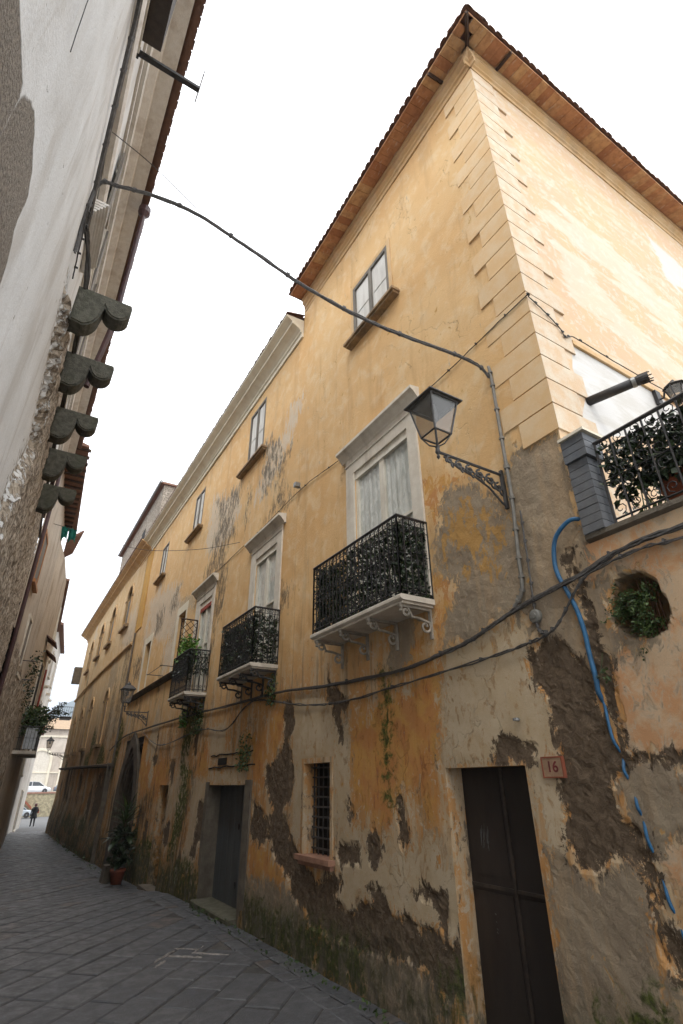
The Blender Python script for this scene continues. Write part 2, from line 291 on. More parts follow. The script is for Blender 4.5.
def plaster(name, attrs=True, base=((.70,.43,.19),(.74,.50,.25)), pale=(.78,.61,.38), lowz=4.0, lowamt=1.0, foot=(-.1,.7), crack=.3):
    t = NT(name); P = t.pos(); 
    big = t.noise(P, .55, 3, .5, .3); mid = t.noise(P, 3.2, 6, .62, .4); fine = t.noise(P, 22, 5, .6); grain = t.noise(P, 110, 3, .6)
    stk = t.noise(t.pos(1, 1, .12), 2.6, 7, .66, .25); stk2 = t.noise(t.pos(1, 1, .3), 6.5, 9, .72, .2)
    ragged = t.noise(P, 9, 8, .68, .5)
    z = t.n('ShaderNodeSeparateXYZ'); t.t.links.new(t.n('ShaderNodeNewGeometry').outputs['Position'], z.inputs[0]); zz = z.outputs[2]
    def edge(nm, amp, w, src=ragged):
        a = t.attr(nm); v = t.math('ADD', a, t.math('MULTIPLY', t.math('SUBTRACT', src, .5), amp))
        return t.ramp(v, -w, w)
    c = t.mix(t.ramp(big, .3, .7), base[0], base[1])
    c = t.mix(t.ramp(mid, .45, .68, 0, .6), c, pale)
    c = t.mix(t.ramp(stk, .50, .66, 0, .32), c, (.46,.26,.11))
    # lower band: lime wash worn into cream, brown and burnt orange runs
    zl = t.math('ADD', zz, t.math('MULTIPLY', t.math('SUBTRACT', stk, .5), 3.0))
    low = t.math('MULTIPLY', t.ramp(zl, lowz+.6, lowz-1.0), lowamt)
    cl = t.mix(t.ramp(stk, .44, .58), (.58,.44,.28), (.54,.30,.12))
    cl = t.mix(t.ramp(stk2, .49, .55, 0, .8), cl, (.58,.28,.085))
    cl = t.mix(t.ramp(ragged, .56, .60, 0, .85), cl, (.60,.49,.35))
    cl = t.mix(t.ramp(t.noise(t.pos(1,1,.4), 4.1, 8, .7, .3), .60, .64, 0, .85), cl, (.17,.13,.09))
    c = t.mix(low, c, cl)
    h = t.math('MULTIPLY', fine, .25)
    flake = t.noise(t.pos(1, 1, .55), 7.5, 11, .78, .5)
    fl = t.math('MULTIPLY', t.ramp(flake, .575, .59), low); c = t.mix(t.math('MULTIPLY', fl, .85), c, (.20,.155,.105)); h = t.math('SUBTRACT', h, t.math('MULTIPLY', fl, .5))
    run = t.math('MULTIPLY', t.ramp(t.noise(t.pos(1, 1, .07), 4.2, 9, .7, .2), .51, .63), t.ramp(zl, lowz+3.0, lowz-1.5)); c = t.mix(t.math('MULTIPLY', run, .55), c, (.11,.09,.06))
    if attrs:
        pe = edge('peach', .8, .01, flake); pc = t.mix(t.ramp(mid, .42, .58), (.62,.45,.29), (.58,.32,.16)); pc = t.mix(t.ramp(flake, .50, .56, 0, .7), pc, (.54,.44,.32))
        c = t.mix(pe, c, pc)
        oe = edge('orange', 2.2, .035, flake); oc = t.mix(t.ramp(mid, .4, .6), (.62,.33,.09), (.56,.25,.08)); oc = t.mix(t.ramp(stk2, .56, .62, 0, .8), oc, (.38,.14,.05)); c = t.mix(t.math('MULTIPLY', oe, .9), c, oc)
        ce = edge('cream', 1.5, .012, flake); cc = t.mix(t.ramp(mid, .35, .65), (.60,.49,.34), (.53,.41,.26)); cc = t.mix(t.ramp(flake, .53, .57, 0, .45), cc, (.48,.27,.12)); c = t.mix(ce, c, cc)
        we = edge('white', 2.4, .08, stk2); c = t.mix(t.math('MULTIPLY', we, t.ramp(flake, .3, .6, .35, .9)), c, (.66,.58,.47))
        ge = edge('grey', 1.2, .02, flake); gc = t.mix(t.ramp(mid, .35, .65), (.36,.29,.205), (.28,.22,.155)); gc = t.mix(t.ramp(stk, .48, .6, 0, .6), gc, (.46,.33,.20)); gc = t.mix(t.ramp(flake, .54, .58, 0, .5), gc, (.50,.41,.29))
        c = t.mix(ge, c, gc)
        fe = edge('fleck', 3.2, .05, flake); c = t.mix(t.math('MULTIPLY', fe, .9), c, (.50,.28,.08))
        me = edge('mold', 2.2, .16, stk2); sp = t.ramp(t.noise(t.pos(1, 1, .38), 8, 9, .78, .3), .42, .54); c = t.mix(t.math('MULTIPLY', me, t.math('MULTIPLY', sp, .82)), c, (.09,.075,.055))
        be = edge('bare', .75, .008, flake)
        rock = t.noise(P, 13, 9, .72, .6)
        bc = t.mix(t.ramp(rock, .35, .65), (.10,.07,.045), (.185,.135,.09)); bc = t.mix(t.ramp(fine, .66, .70, 0, .7), bc, (.34,.28,.21))
        c = t.mix(be, c, bc)
        mo = edge('moss', 1.2, .14); mc = t.mix(t.ramp(fine, .4, .6), (.04,.05,.012), (.11,.135,.03)); mm = t.math('MULTIPLY', mo, t.ramp(ragged, .38, .52, .1, 1.0)); c = t.mix(mm, c, mc)
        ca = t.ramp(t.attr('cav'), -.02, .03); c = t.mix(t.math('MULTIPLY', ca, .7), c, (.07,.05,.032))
        rough_h = t.math('MULTIPLY', rock, t.math('ADD', t.math('MULTIPLY', be, 2.0), t.math('MULTIPLY', ge, 1.1)))
        h = t.math('ADD', h, rough_h); h = t.math('SUBTRACT', h, t.math('MULTIPLY', be, 1.3)); h = t.math('SUBTRACT', h, t.math('MULTIPLY', ge, .3)); h = t.math('ADD', h, t.math('MULTIPLY', ce, .25)); h = t.math('ADD', h, t.math('MULTIPLY', pe, .4))
    # splashed, mossy foot of the wall
    ft = t.ramp(t.math('ADD', zz, t.math('MULTIPLY', t.math('SUBTRACT', ragged, .5), 1.1)), foot[1], foot[0])
    ft = t.math('MULTIPLY', ft, t.ramp(flake, .40, .56, .25, .95)); c = t.mix(ft, c, t.mix(t.ramp(stk2, .42, .58), (.13,.115,.085), (.055,.062,.022)))
    # hairline cracks
    vo = t.n('ShaderNodeTexVoronoi', feature='DISTANCE_TO_EDGE'); vo.inputs['Scale'].default_value = .75
    wv = t.n('ShaderNodeVectorMath', operation='ADD'); t.t.links.new(P, wv.inputs[0])
    wn = t.n('ShaderNodeTexNoise'); t.t.links.new(P, wn.inputs['Vector']); wn.inputs['Scale'].default_value = 2.2; wn.inputs['Detail'].default_value = 6
    t.t.links.new(wn.outputs['Color'], wv.inputs[1]); t.t.links.new(wv.outputs[0], vo.inputs['Vector'])
    ck = t.math('MULTIPLY', t.ramp(vo.outputs['Distance'], .007, .0), t.ramp(big, .5, .62)); c = t.mix(t.math('MULTIPLY', ck, crack), c, (.13,.085,.05))
    h = t.math('SUBTRACT', h, t.math('MULTIPLY', ck, .5))
    c = t.mix(t.ramp(grain, .3, .7, 0, .12), c, (.16,.11,.07))
    nb = t.bump(t.math('ADD', h, t.math('MULTIPLY', grain, .12)), .75, .022)
    return t.bsdf(c, .92, nb, 0, .25)

M = {}
M['facade'] = plaster('weathered_ochre_plaster')
M['reveal'] = plaster('reveal_plaster', attrs=False)
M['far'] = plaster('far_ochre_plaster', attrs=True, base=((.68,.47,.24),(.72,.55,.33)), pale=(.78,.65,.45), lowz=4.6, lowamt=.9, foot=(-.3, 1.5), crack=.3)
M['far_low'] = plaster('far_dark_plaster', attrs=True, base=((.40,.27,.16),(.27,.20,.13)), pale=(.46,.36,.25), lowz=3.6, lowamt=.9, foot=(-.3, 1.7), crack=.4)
def return_mat():
    t = NT('return_wall_plaster'); P = t.pos(1, 1, 1, rot=(0, R(28), 0)); Q = t.pos(1, 1, 2.6, rot=(0, R(32), 0))
    # brush scuffs run on a slant
    mp = t.pos(.5, 1, 2.2, rot=(0, R(-32), 0)); s1 = t.noise(mp, 2.2, 8, .68, .3); s2 = t.noise(t.pos(), 1.1, 4, .55, .3); g = t.noise(t.pos(), 90, 3)
    c = t.mix(t.ramp(s2, .35, .65), (.62,.44,.29), (.63,.46,.28))
    c = t.mix(t.ramp(s1, .5, .60, 0, .45), c, (.68,.59,.46)); g2 = t.noise(t.pos(1, 1, 1, rot=(0, R(-32), 0)), 7, 9, .72, .4); c = t.mix(t.ramp(g2, .52, .60, 0, .55), c, (.68,.61,.51)); c = t.mix(t.ramp(g2, .42, .36, 0, .4), c, (.58,.39,.25))
    a = t.math('ADD', t.attr('fleck'), t.math('MULTIPLY', t.math('SUBTRACT', s1, .5), 1.6)); c = t.mix(t.ramp(a, -.05, .12, 0, .5), c, (.68,.62,.52))
    w = t.math('ADD', t.attr('white'), t.math('MULTIPLY', t.math('SUBTRACT', s1, .5), .8)); c = t.mix(t.ramp(w, -.05, .08, 0, .8), c, (.60,.59,.58))
    w = t.attr('cream'); c = t.mix(t.ramp(w, -.01, .01), c, t.mix(t.ramp(s1, .4, .6), (.66,.65,.63), (.58,.56,.52)))
    nb = t.bump(t.math('ADD', t.math('MULTIPLY', s1, .6), t.math('MULTIPLY', g, .3)), .4, .012)
    return t.bsdf(c, .9, nb, 0, .25)
M['return'] = return_mat()
def left_mat(name, base, alt, dirt):
    t = NT(name); P = t.pos()
    big = t.noise(t.pos(1,1,.35), 1.3, 5, .6, .3); fine = t.noise(P, 45, 5, .65); rock = t.noise(t.pos(1,1,.6), 7, 12, .8, .8); rag = t.noise(P, 10, 7, .65)
    c = t.mix(t.ramp(big, .35, .65), base, alt); c = t.mix(t.ramp(big, .53, .68, 0, .5), c, dirt); st = t.noise(t.pos(1, 1, .08), 5, 8, .7, .2); c = t.mix(t.ramp(st, .54, .66, 0, .45), c, dirt)
    g = t.ramp(fine, .35, .65); c = t.mix(t.math('MULTIPLY', g, .25), c, dirt)
    def edge(nm, amp, w):
        return t.ramp(t.math('ADD', t.attr(nm), t.math('MULTIPLY', t.math('SUBTRACT', rag, .5), amp)), -w, w)
    r = edge('rough', 2.0, .03); c = t.mix(r, c, t.mix(t.ramp(rock, .44, .56), (.52,.45,.36), (.17,.135,.10)))
    b = edge('bare', .04, .01); c = t.mix(b, c, t.mix(t.ramp(fine, .35, .65), (.26,.225,.18), (.13,.11,.09)))
    h = t.math('ADD', t.math('MULTIPLY', fine, t.math('ADD', .3, b)), t.math('MULTIPLY', rock, t.math('MULTIPLY', r, 3.5)))
    h = t.math('SUBTRACT', h, b)
    return t.bsdf(c, .92, t.bump(h, .8, .02), 0, .25)
M['left'] = left_mat('grey_white_render', (.66,.67,.665), (.57,.57,.555), (.40,.37,.33))
M['left_b'] = left_mat('worn_beige_render', (.54,.48,.40), (.44,.38,.31), (.26,.21,.16))
M['left_c'] = left_mat('pale_far_render', (.66,.62,.56), (.54,.50,.44), (.32,.27,.22))
M['left_d'] = left_mat('tan_render', (.58,.50,.40), (.48,.40,.31), (.25,.19,.14))
M['quoin'] = mat('smooth_quoin_render', (.74,.50,.26), (.76,.57,.35), .88, 3.5, .3, .006, rnd=.12, fine=80)
M['quoin_r'] = mat('chalky_quoin_render', (.66,.48,.31), (.69,.60,.47), .88, 5, .4, .008, rnd=.12, fine=60)
M['trim'] = mat('ochre_trim', (.62,.40,.19), (.66,.47,.27), .88, 3, .3, .006, dirt=.3, dirtcol=(.3,.2,.12))
M['cornice'] = mat('cream_cornice', (.80,.74,.60), (.74,.67,.53), .88, 3, .3, .006, streak=False, dirt=.15, dirtcol=(.36,.27,.18))
M['stone'] = mat('pale_stone', (.72,.67,.58), (.64,.58,.49), .85, 6, .4, .008, dirt=.3, dirtcol=(.17,.13,.09))
M['white'] = mat('flaking_white_stucco', (.76,.74,.70), (.68,.65,.60), .88, 9, .5, .01, dirt=.35, dirtcol=(.30,.23,.17))
M['sill'] = mat('sill_stone', (.40,.27,.14), (.28,.19,.11), .88, 5, .5, .01, dirt=.5)
M['portal'] = mat('dark_portal_stone', (.13,.105,.078), (.085,.068,.05), .9, 6, .7, .02, dirt=.7, dirtcol=(.04,.038,.02))
M['tile'] = mat('terracotta_tile', (.27,.14,.09), (.18,.10,.07), .85, 9, .5, .01, rnd=.5)
def soffit_mat():
    t = NT('clay_soffit_brick'); r = t.rand(); n = t.noise(t.pos(), 9, 6, .65); k = t.noise(t.pos(4, 1, 1), 6, 4)
    c = t.mix(t.ramp(r, .0, .45), (.40,.19,.10), (.52,.27,.14)); c = t.mix(t.ramp(r, .45, 1.0), c, (.60,.38,.20)); c = t.mix(t.ramp(n, .4, .65, 0, .45), c, (.24,.11,.06)); c = t.mix(t.ramp(k, .6, .68, 0, .5), c, (.58,.5,.42))
    return t.bsdf(c, .9, t.bump(n, .6, .01), 0, .2)
M['soffit'] = soffit_mat()
M['timber'] = mat('dark_timber', (.07,.038,.022), (.04,.024,.016), .8, 10, .5, .01)
M['greywood'] = mat('weathered_grey_wood', (.22,.20,.17), (.15,.135,.115), .85, 9, .6, .006, streak=True)
M['whitewood'] = mat('chalky_white_shutter', (.70,.69,.65), (.60,.58,.54), .8, 8, .4, .004, streak=True, dirt=.3, dirtcol=(.3,.28,.25))
M['frame'] = mat('cream_painted_wood', (.78,.74,.64), (.70,.65,.55), .6, 8, .2, .003, dirt=.25, dirtcol=(.2,.16,.12))
M['iron'] = mat('black_iron', (.018,.018,.02), (.035,.03,.028), .55, 20, .3, .003, spec=.5)
M['greyiron'] = mat('grey_iron', (.075,.072,.07), (.05,.047,.045), .55, 18, .3, .003, spec=.5)
M['scroll'] = mat('pale_scroll_bracket', (.42,.38,.32), (.30,.27,.22), .7, 10, .4, .004, dirt=.4)
M['door'] = mat('dark_brown_sheet_door', (.032,.025,.021), (.024,.019,.017), .6, 3, .25, .006, spec=.4, streak=True, dirt=.25, dirtcol=(.075,.055,.045))
M['gate'] = mat('slate_grey_boards', (.11,.12,.125), (.08,.087,.092), .65, 4, .4, .005, streak=True, dirt=.4, dirtcol=(.09,.085,.07))
M['dark'] = mat('dark_interior', (.012,.011,.010), (.02,.018,.015), .9, 4, .1)
M['cable'] = mat('grey_cable', (.11,.105,.10), (.065,.06,.057), .6, 30, .3, .003)
M['cable_dark'] = mat('dark_cable', (.035,.032,.03), (.06,.055,.05), .65, 30, .3, .003)
M['conduit'] = mat('grey_conduit', (.24,.225,.195), (.17,.16,.14), .6, 14, .3, .003, dirt=.3)
M['blue'] = mat('blue_plastic_pipe', (.035,.16,.33), (.025,.11,.23), .45, 10, .2, .003, dirt=.25, dirtcol=(.12,.12,.11))
M['cement'] = mat('grey_cement', (.20,.17,.13), (.14,.118,.09), .92, 6, .7, .015, dirt=.5, dirtcol=(.07,.06,.045))
M['corbel'] = mat('lichen_basalt', (.135,.13,.105), (.075,.075,.058), .92, 14, .9, .015, dirt=.5, dirtcol=(.05,.058,.03), fine=90)
M['greybrick'] = mat('grey_painted_brick', (.13,.14,.155), (.10,.11,.125), .75, 8, .5, .006, dirt=.2, dirtcol=(.2,.18,.15))
M['pot'] = mat('terracotta_pot', (.33,.095,.05), (.25,.08,.045), .75, 10, .3, .004, dirt=.2)
M['maroon'] = mat('maroon_pipe', (.075,.032,.032), (.05,.025,.026), .5, 8, .2, .003)
M['white_pipe'] = mat('pale_grey_pipe', (.40,.40,.40), (.30,.30,.30), .6, 8, .2, .003, dirt=.3)
M['cloth'] = mat('green_cloth', (.015,.20,.15), (.01,.13,.10), .9, 12, .4, .01)
M['red'] = mat('faded_red_paint', (.40,.07,.04), (.28,.06,.04), .7, 8, .3, .004)
M['orangeframe'] = mat('orange_varnished_wood', (.45,.20,.07), (.34,.15,.06), .6, 8, .3, .004)
M['plate'] = mat('house_number_tile', (.40,.27,.17), (.32,.20,.13), .6, 15, .2, .002)
M['platepaint'] = mat('number_paint', (.20,.035,.035), (.12,.03,.03), .6, 15, .1, .002)
M['galv'] = mat('galvanised_steel', (.33,.34,.34), (.25,.26,.26), .4, 12, .2, .002, metal=.6)
def leafmat(name, a, b, rough=.45, tr=.0):
    t = NT(name); r = t.rand(); c = t.mix(t.ramp(r, .1, .9), a, b); n = t.noise(t.pos(), 30, 3); c = t.mix(t.ramp(n, .3, .7, 0, .4), c, tuple(q*.5 for q in a))
    return t.bsdf(c, rough, None, 0, .5)
M['ivy'] = leafmat('dark_ivy_leaf', (.016,.030,.012), (.05,.075,.03), .35)
M['leaf'] = leafmat('green_leaf', (.03,.06,.014), (.08,.13,.03), .5)
M['bright'] = leafmat('light_green_leaf', (.08,.19,.02), (.16,.32,.05), .5)
M['bark'] = mat('bark', (.10,.075,.05), (.06,.045,.03), .9, 12, .6, .01)
def glass(name, tint=(.5,.52,.52), rough=.05, tr=.6, k=1.2):
    t = NT(name)
    g = t.n('ShaderNodeBsdfGlossy'); g.inputs['Roughness'].default_value = rough; g.inputs['Color'].default_value = (.9,.92,.95,1)
    tb = t.n('ShaderNodeBsdfTransparent'); tb.inputs[0].default_value = (*tint, 1)
    df = t.n('ShaderNodeBsdfDiffuse'); df.inputs[0].default_value = (.3,.3,.28,1)
    n = t.noise(t.pos(), 2.5, 3); bn = t.bump(n, .12, .02); t.t.links.new(bn, g.inputs['Normal'])
    dd = t.n('ShaderNodeMixShader'); dd.inputs[0].default_value = 1-tr; t.t.links.new(tb.outputs[0], dd.inputs[1]); t.t.links.new(df.outputs[0], dd.inputs[2])
    lw = t.n('ShaderNodeLayerWeight'); lw.inputs[0].default_value = .5; f = t.math('ADD', t.math('MULTIPLY', t.math('POWER', lw.outputs['Facing'], 3.0), k*.5), .05, clamp=True)
    mx = t.n('ShaderNodeMixShader'); t.t.links.new(f, mx.inputs[0]); t.t.links.new(dd.outputs[0], mx.inputs[1]); t.t.links.new(g.outputs[0], mx.inputs[2])
    t.t.links.new(mx.outputs[0], t.out.inputs[0]); return t.m
M['glass'] = glass('window_glass', (.96,.97,.97), .04, .97, 1.6)
M['lampglass'] = glass('dusty_lamp_glass', (.85,.82,.78), .3, .72, .5)
def curtain():
    t = NT('lace_curtain'); p = t.pos(1, 1, .35); n = t.noise(p, 9, 6, .65, 1.2); s = t.noise(t.pos(1,1,.05), 18, 2)
    c = t.mix(t.ramp(n, .42, .6), (.85,.86,.82), (.62,.64,.60)); c = t.mix(t.ramp(s, .35, .65, 0, .3), c, (.7,.7,.66))
    return t.bsdf(c, .9, t.bump(n, .5, .02), 0, .2)
M['curtain'] = curtain()
# ------------------------------------------------------------------ walls with openings
def gridlines(a, b, step, extra):
    L = [a]; x = a
    while x < b - 1e-6:
        x += step(x) if callable(step) else step; L.append(min(x, b))
    ex = [e for e in extra if a - 1e-6 <= e <= b + 1e-6] + [a, b]
    L = [v for v in L if all(abs(v-e) > .011 for e in ex)] + ex
    return np.array(sorted(set(round(v, 5) for v in L)))
def smooth(a, x0, x1):
    t = np.clip((a-x0)/(x1-x0), 0, 1); return t*t*(3-2*t)
def rough_wall(name, parent, m, y0, y1, z0, z1, holes=(), x=4.3, data=(), ystep=.04, zstep=.04, flip=1, xf=None, amp=1.0, batter=.05, sink=1.0):
    """wall in a y-z plane facing the street; openings cut out, plaster losses really sunk in"""
    ex = [h[0] for h in holes]+[h[1] for h in holes]; ez = [h[2] for h in holes]+[h[3] for h in holes]
    ys = gridlines(y0, y1, ystep, ex); zs = gridlines(z0, z1, zstep, ez)
    Y, Z = np.meshgrid(ys, zs); Yf, Zf = Y.ravel(), Z.ravel()
    A = wear(Yf, Zf, data)
    keep = np.ones(Yf.shape)
    for h in holes:
        d = np.maximum(np.maximum(h[0]-Yf, Yf-h[1]), np.maximum(h[2]-Zf, Zf-h[3])); keep = np.minimum(keep, smooth(d, .0, .12))
    keep_h = keep.copy()
    keep = keep*smooth(Yf-y0, 0, .06)*smooth(y1-Yf, 0, .06)*smooth(z1-Zf, 0, .06)
    n1 = vnoise(Yf*.9, Zf*.9, 3.3)-.5; n2 = vnoise(Yf*4, Zf*4, 7.7)-.5; n3 = vnoise(Yf*11, Zf*11, 1.2)-.5; n4 = vnoise(Yf*24, Zf*24, 5.2)-.5
    wob = A['bare'] + .05*n3 + .03*n4
    b = smooth(wob, -.012, .03)
    g = smooth(A['grey'] + .04*n3, -.01, .03)
    cv = smooth(A['cav'] + .05*n3, 0, .09)
    dx = .030*n1*amp + .012*n2*amp + sink*b*(.016 + .016*n3 + .014*n4) + sink*g*(.004 + .010*n3 + .006*n4) + cv*.24
    dx = dx*keep - (0 if flip > 0 else smooth(A['rough']+.05*n2, -.02, .10)*(.12 + .05*n3 + .04*n4))
    X = x + flip*dx - flip*batter*keep_h*smooth(-Zf, -1.3, .5)
    if xf is not None: X = X + xf(Yf)
    V = np.stack([X, Yf, Zf], 1)
    ny = len(ys); F = []
    for j in range(len(zs)-1):
        zc = (zs[j]+zs[j+1])/2
        for i in range(ny-1):
            yc = (ys[i]+ys[i+1])/2
            if any(h[0] < yc < h[1] and h[2] < zc < h[3] for h in holes): continue
            a = j*ny+i; F.append((a, a+ny, a+ny+1, a+1) if flip > 0 else (a, a+1, a+ny+1, a+ny))
    mb = MB(); mb.v = V.tolist(); mb.f = F
    return mb.build(name, m, parent, smooth=False, attrs=A)
def reveal(mb, h, x, d, bottom=True):
    """four sides of an opening, d deep"""
    y0, y1, z0, z1 = h
    mb.quad((x, y0, z0), (x+d, y0, z0), (x+d, y0, z1), (x, y0, z1)); mb.quad((x, y1, z0), (x, y1, z1), (x+d, y1, z1), (x+d, y1, z0))
    mb.quad((x, y0, z1), (x+d, y0, z1), (x+d, y1, z1), (x, y1, z1))
    if bottom: mb.quad((x, y0, z0), (x, y1, z0), (x+d, y1, z0), (x+d, y0, z0))
X0 = 4.3   # the street face of the right-hand houses

# ================================================================== TALL CORNER HOUSE
tall = empty('corner_house', (X0, 2.65, -.2), 'tall ochre corner house with quoined edge, clay-tiled eaves and a brown sheet-metal street door', 'house')
H_door = (3.79, 4.92, -.12, 2.13); H_small = (7.45, 8.28, 1.05, 2.27); H_fr1 = (5.08, 6.62, 4.1, 6.86); H_up1 = (5.27, 6.52, 9.95, 11.45)
def ystep(v): return .035 if v < 8 else (.045 if v < 13 else .07)
def zstep(v): return .035 if v < 4.3 else .07
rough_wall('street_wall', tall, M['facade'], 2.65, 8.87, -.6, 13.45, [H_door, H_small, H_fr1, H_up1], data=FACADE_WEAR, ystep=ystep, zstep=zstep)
for h, dp in ((H_door, .26), (H_small, .24), (H_fr1, .2), (H_up1, .1)):
    mb = MB(); reveal(mb, h, X0, dp); mb.build('reveal', M['reveal'], tall)
# return wall over the terrace, facing the camera's side
xs = gridlines(4.3, 12.6, .09, []); zs = gridlines(3.9, 13.45, .09, [])
XX, ZZ = np.meshgrid(xs, zs); xf_, zf_ = XX.ravel(), ZZ.ravel(); A = wear(xf_, zf_, RETURN_WEAR)
yy = 2.65 + .02*(vnoise(xf_*.8, zf_*.8, 2.2)-.5)*smooth(xf_-4.3, 0, .3)
mb = MB(); mb.v = np.stack([xf_, yy, zf_], 1).tolist(); n = len(xs)
mb.f = [(j*n+i, j*n+i+1, j*n+n+i+1, j*n+n+i) for j in range(len(zs)-1) for i in range(n-1)]
mb.build('return_wall', M['return'], tall, attrs=A)
mb = MB(); mb.quad((12.6, 2.65, -.5), (12.6, 8.87, -.5), (12.6, 8.87, 13.45), (12.6, 2.65, 13.45)); mb.quad((4.3, 8.87, 12.2), (4.3, 8.87, 13.45), (12.6, 8.87, 13.45), (12.6, 8.87, 12.2))
mb.build('back_walls', M['reveal'], tall)
# quoins: alternating long and short blocks wrapped round the corner
q = MB(); qr = MB()
for k in range(22):
    z0 = 5.30+.347*k; z1 = z0+.328
    la, lb = (.68, .50) if k % 2 else (.46, .72)
    p = .022
    q.prism([(X0-p, 2.65-p), (X0+.004, 2.65-p+.026), (X0+.004, 2.65+la), (X0-p+.006, 2.65+la), (X0-p, 2.65+la-.006)], 2, z0, z1)
    qr.prism([(X0-p+.002, 2.65-p), (X0+lb-.006, 2.65-p), (X0+lb, 2.65-p+.006), (X0+lb, 2.65+.012), (X0+.024, 2.65+.012)], 2, z0, z1)
q.build('quoins', M['quoin'], tall); qr.build('return_quoins', M['quoin_r'], tall)
# white-washed band trim on the return wall
mb = MB(); mb.box(5.02, 9.2, 2.618, 2.648, 6.86, 6.93); mb.build('wash_band_trim', M['trim'], tall)
# moulding under the eaves
prof = [(0, 12.98), (-.03, 12.98), (-.03, 13.08), (-.06, 13.10), (-.06, 13.17), (-.115, 13.22), (-.115, 13.31), (-.14, 13.33), (-.14, 13.42), (0, 13.46)]
mb = MB(); mb.prism([(X0+.01+a, z) for a, z in prof], 1, 2.65-.13, 8.80); mb.prism([(2.66+a, z) for a, z in prof], 0, X0-.13, 12.6)
mb.build('eaves_moulding', M['trim'], tall)
# eaves: clay soffit bricks on rafters, tile edge
sof = MB(); ov = .47
def zs_(d): return 13.44 - .11*d/ov
y = 2.18
while y < 8.78:
    w = .17; y1_ = min(y+w-.006, 8.8); inner = X0-.10
    xo = X0-ov; 
    if y < 2.65: inner_x = max(xo+.01, X0-ov+(y-2.18)); 
    else: inner_x = X0-.10
    inner_x = min(inner_x, X0-.10); dz = random.uniform(0, .012)
    sof.add([(xo, y, 13.33-dz), (inner_x, y, 13.33-dz+.11*(inner_x-xo)/ov), (inner_x, y1_, 13.33-dz+.11*(inner_x-xo)/ov), (xo, y1_, 13.33-dz), (xo, y, 13.37), (inner_x, y, 13.49), (inner_x, y1_, 13.49), (xo, y1_, 13.37)], [(0,1,2,3),(0,4,5,1),(2,6,7,3),(4,7,6,5),(0,3,7,4),(1,5,6,2)])
    y += w
x = X0-ov
while x < 12.6:
    w = .17; x1_ = min(x+w-.006, 12.6); yo = 2.18; inner_y = min(2.55, yo+.01+(x-(X0-ov))) if x < X0 else 2.55; dz = random.uniform(0, .012)
    sof.add([(x, yo, 13.33-dz), (x1_, yo, 13.33-dz), (x1_, inner_y, 13.33-dz+.11*(inner_y-yo)/ov), (x, inner_y, 13.33-dz+.11*(inner_y-yo)/ov), (x, yo, 13.37), (x1_, yo, 13.37), (x1_, inner_y, 13.49), (x, inner_y, 13.49)], [(0,3,2,1),(0,1,5,4),(2,3,7,6),(4,5,6,7),(0,4,7,3),(1,2,6,5)])
    x += w
sof.build('eaves_soffit', M['soffit'], tall)
for a, b in (((X0-ov+.0, 2.18, 13.30), (X0-.02, 2.63, 13.38)), ((X0-ov, 3.17, 13.30), (X0-.1, 3.17, 13.38)), ((4.88, 2.18, 13.30), (4.88, 2.56, 13.38))):
    mb = MB(); mb.tube([a, b], .034, 4); mb.build('rafter', M['timber'], tall)
tl = MB()
def barrel(mb, c, d, L, r=.075, n=6, rise=.0):
    """half-round tile lying along direction d from c"""
    d = Vector(d).normalized(); s_ = Vector((-d.y, d.x, 0)).normalized(); up = Vector((0, 0, 1)); vs = []
    for t in (0, 1):
        for r_ in (r, r-.016):
            for i in range(n+1):
                a = math.pi*i/n; vs.append(Vector(c)+d*L*t+up*rise*L*t+s_*math.cos(a)*r_+up*math.sin(a)*r_)
    m = n+1; fs = []
    for i in range(n):
        fs += [(i, i+1, 2*m+i+1, 2*m+i), (m+i, 3*m+i, 3*m+i+1, m+i+1), (i, m+i, m+i+1, i+1)]
    mb.add(vs, fs)
y = 2.2
while y < 8.8:
    barrel(tl, (X0-ov-.05+random.uniform(-.012, .012), y, 13.39), (1, 0, 0), .5, rise=.32); y += .17
x = X0-ov+.05
while x < 12.6:
    barrel(tl, (x, 2.18-.05+random.uniform(-.012, .012), 13.39), (0, 1, 0), .5, rise=.32); x += .17
xm = 8.45
tl.add([(X0-ov-.045, 2.135, 13.385), (12.9, 2.135, 13.385), (12.9, 8.84, 13.385), (X0-ov-.045, 8.84, 13.385), (xm, 6.2, 14.9), (xm, 5.2, 14.9)], [(0,1,5), (1,2,4,5), (2,3,4), (3,0,5,4)])
tl.build('roof', M['tile'], tall)
# upper window
def shutter_window(parent, y0, y1, z0, z1, sill, x=X0, m='greywood', pane='whitewood'):
    o = MB(); f = .075
    for a, b, c, d in ((y0, y0+f, z0, z1), (y1-f, y1, z0, z1), (y0+f, y1-f, z1-f, z1), (y0+f, y1-f, z0, z0+.05), ((y0+y1)/2-.045, (y0+y1)/2+.045, z0+.05, z1-f)): o.box(x-.008, x+.07, a, b, c, d)
    w = o.build('window', M[m], parent)
    s = MB(); zm = z0+(z1-z0)*.45
    for a, b in ((y0+f, (y0+y1)/2-.045), ((y0+y1)/2+.045, y1-f)):
        g = .035
        s.box(x+.035, x+.06, a, b, z0+.05, z1-f)
        for c, d in ((z0+.10, zm-.04), (zm+.04, z1-f-.05)):
            s.box(x+.024, x+.034, a+g, b-g, c, d)
    s.build('shutter', M[pane], w)
    s = MB(); s.box(x-.17, x+.02, sill[0], sill[1], z0-.10, z0-.045); s.box(x-.13, x+.02, sill[0]+.03, sill[1]-.03, z0-.15, z0-.10); s.build('sill', M['sill'], w)
    return w
w = shutter_window(tall, 5.27, 6.52, 9.95, 11.45, (5.0, 6.68))
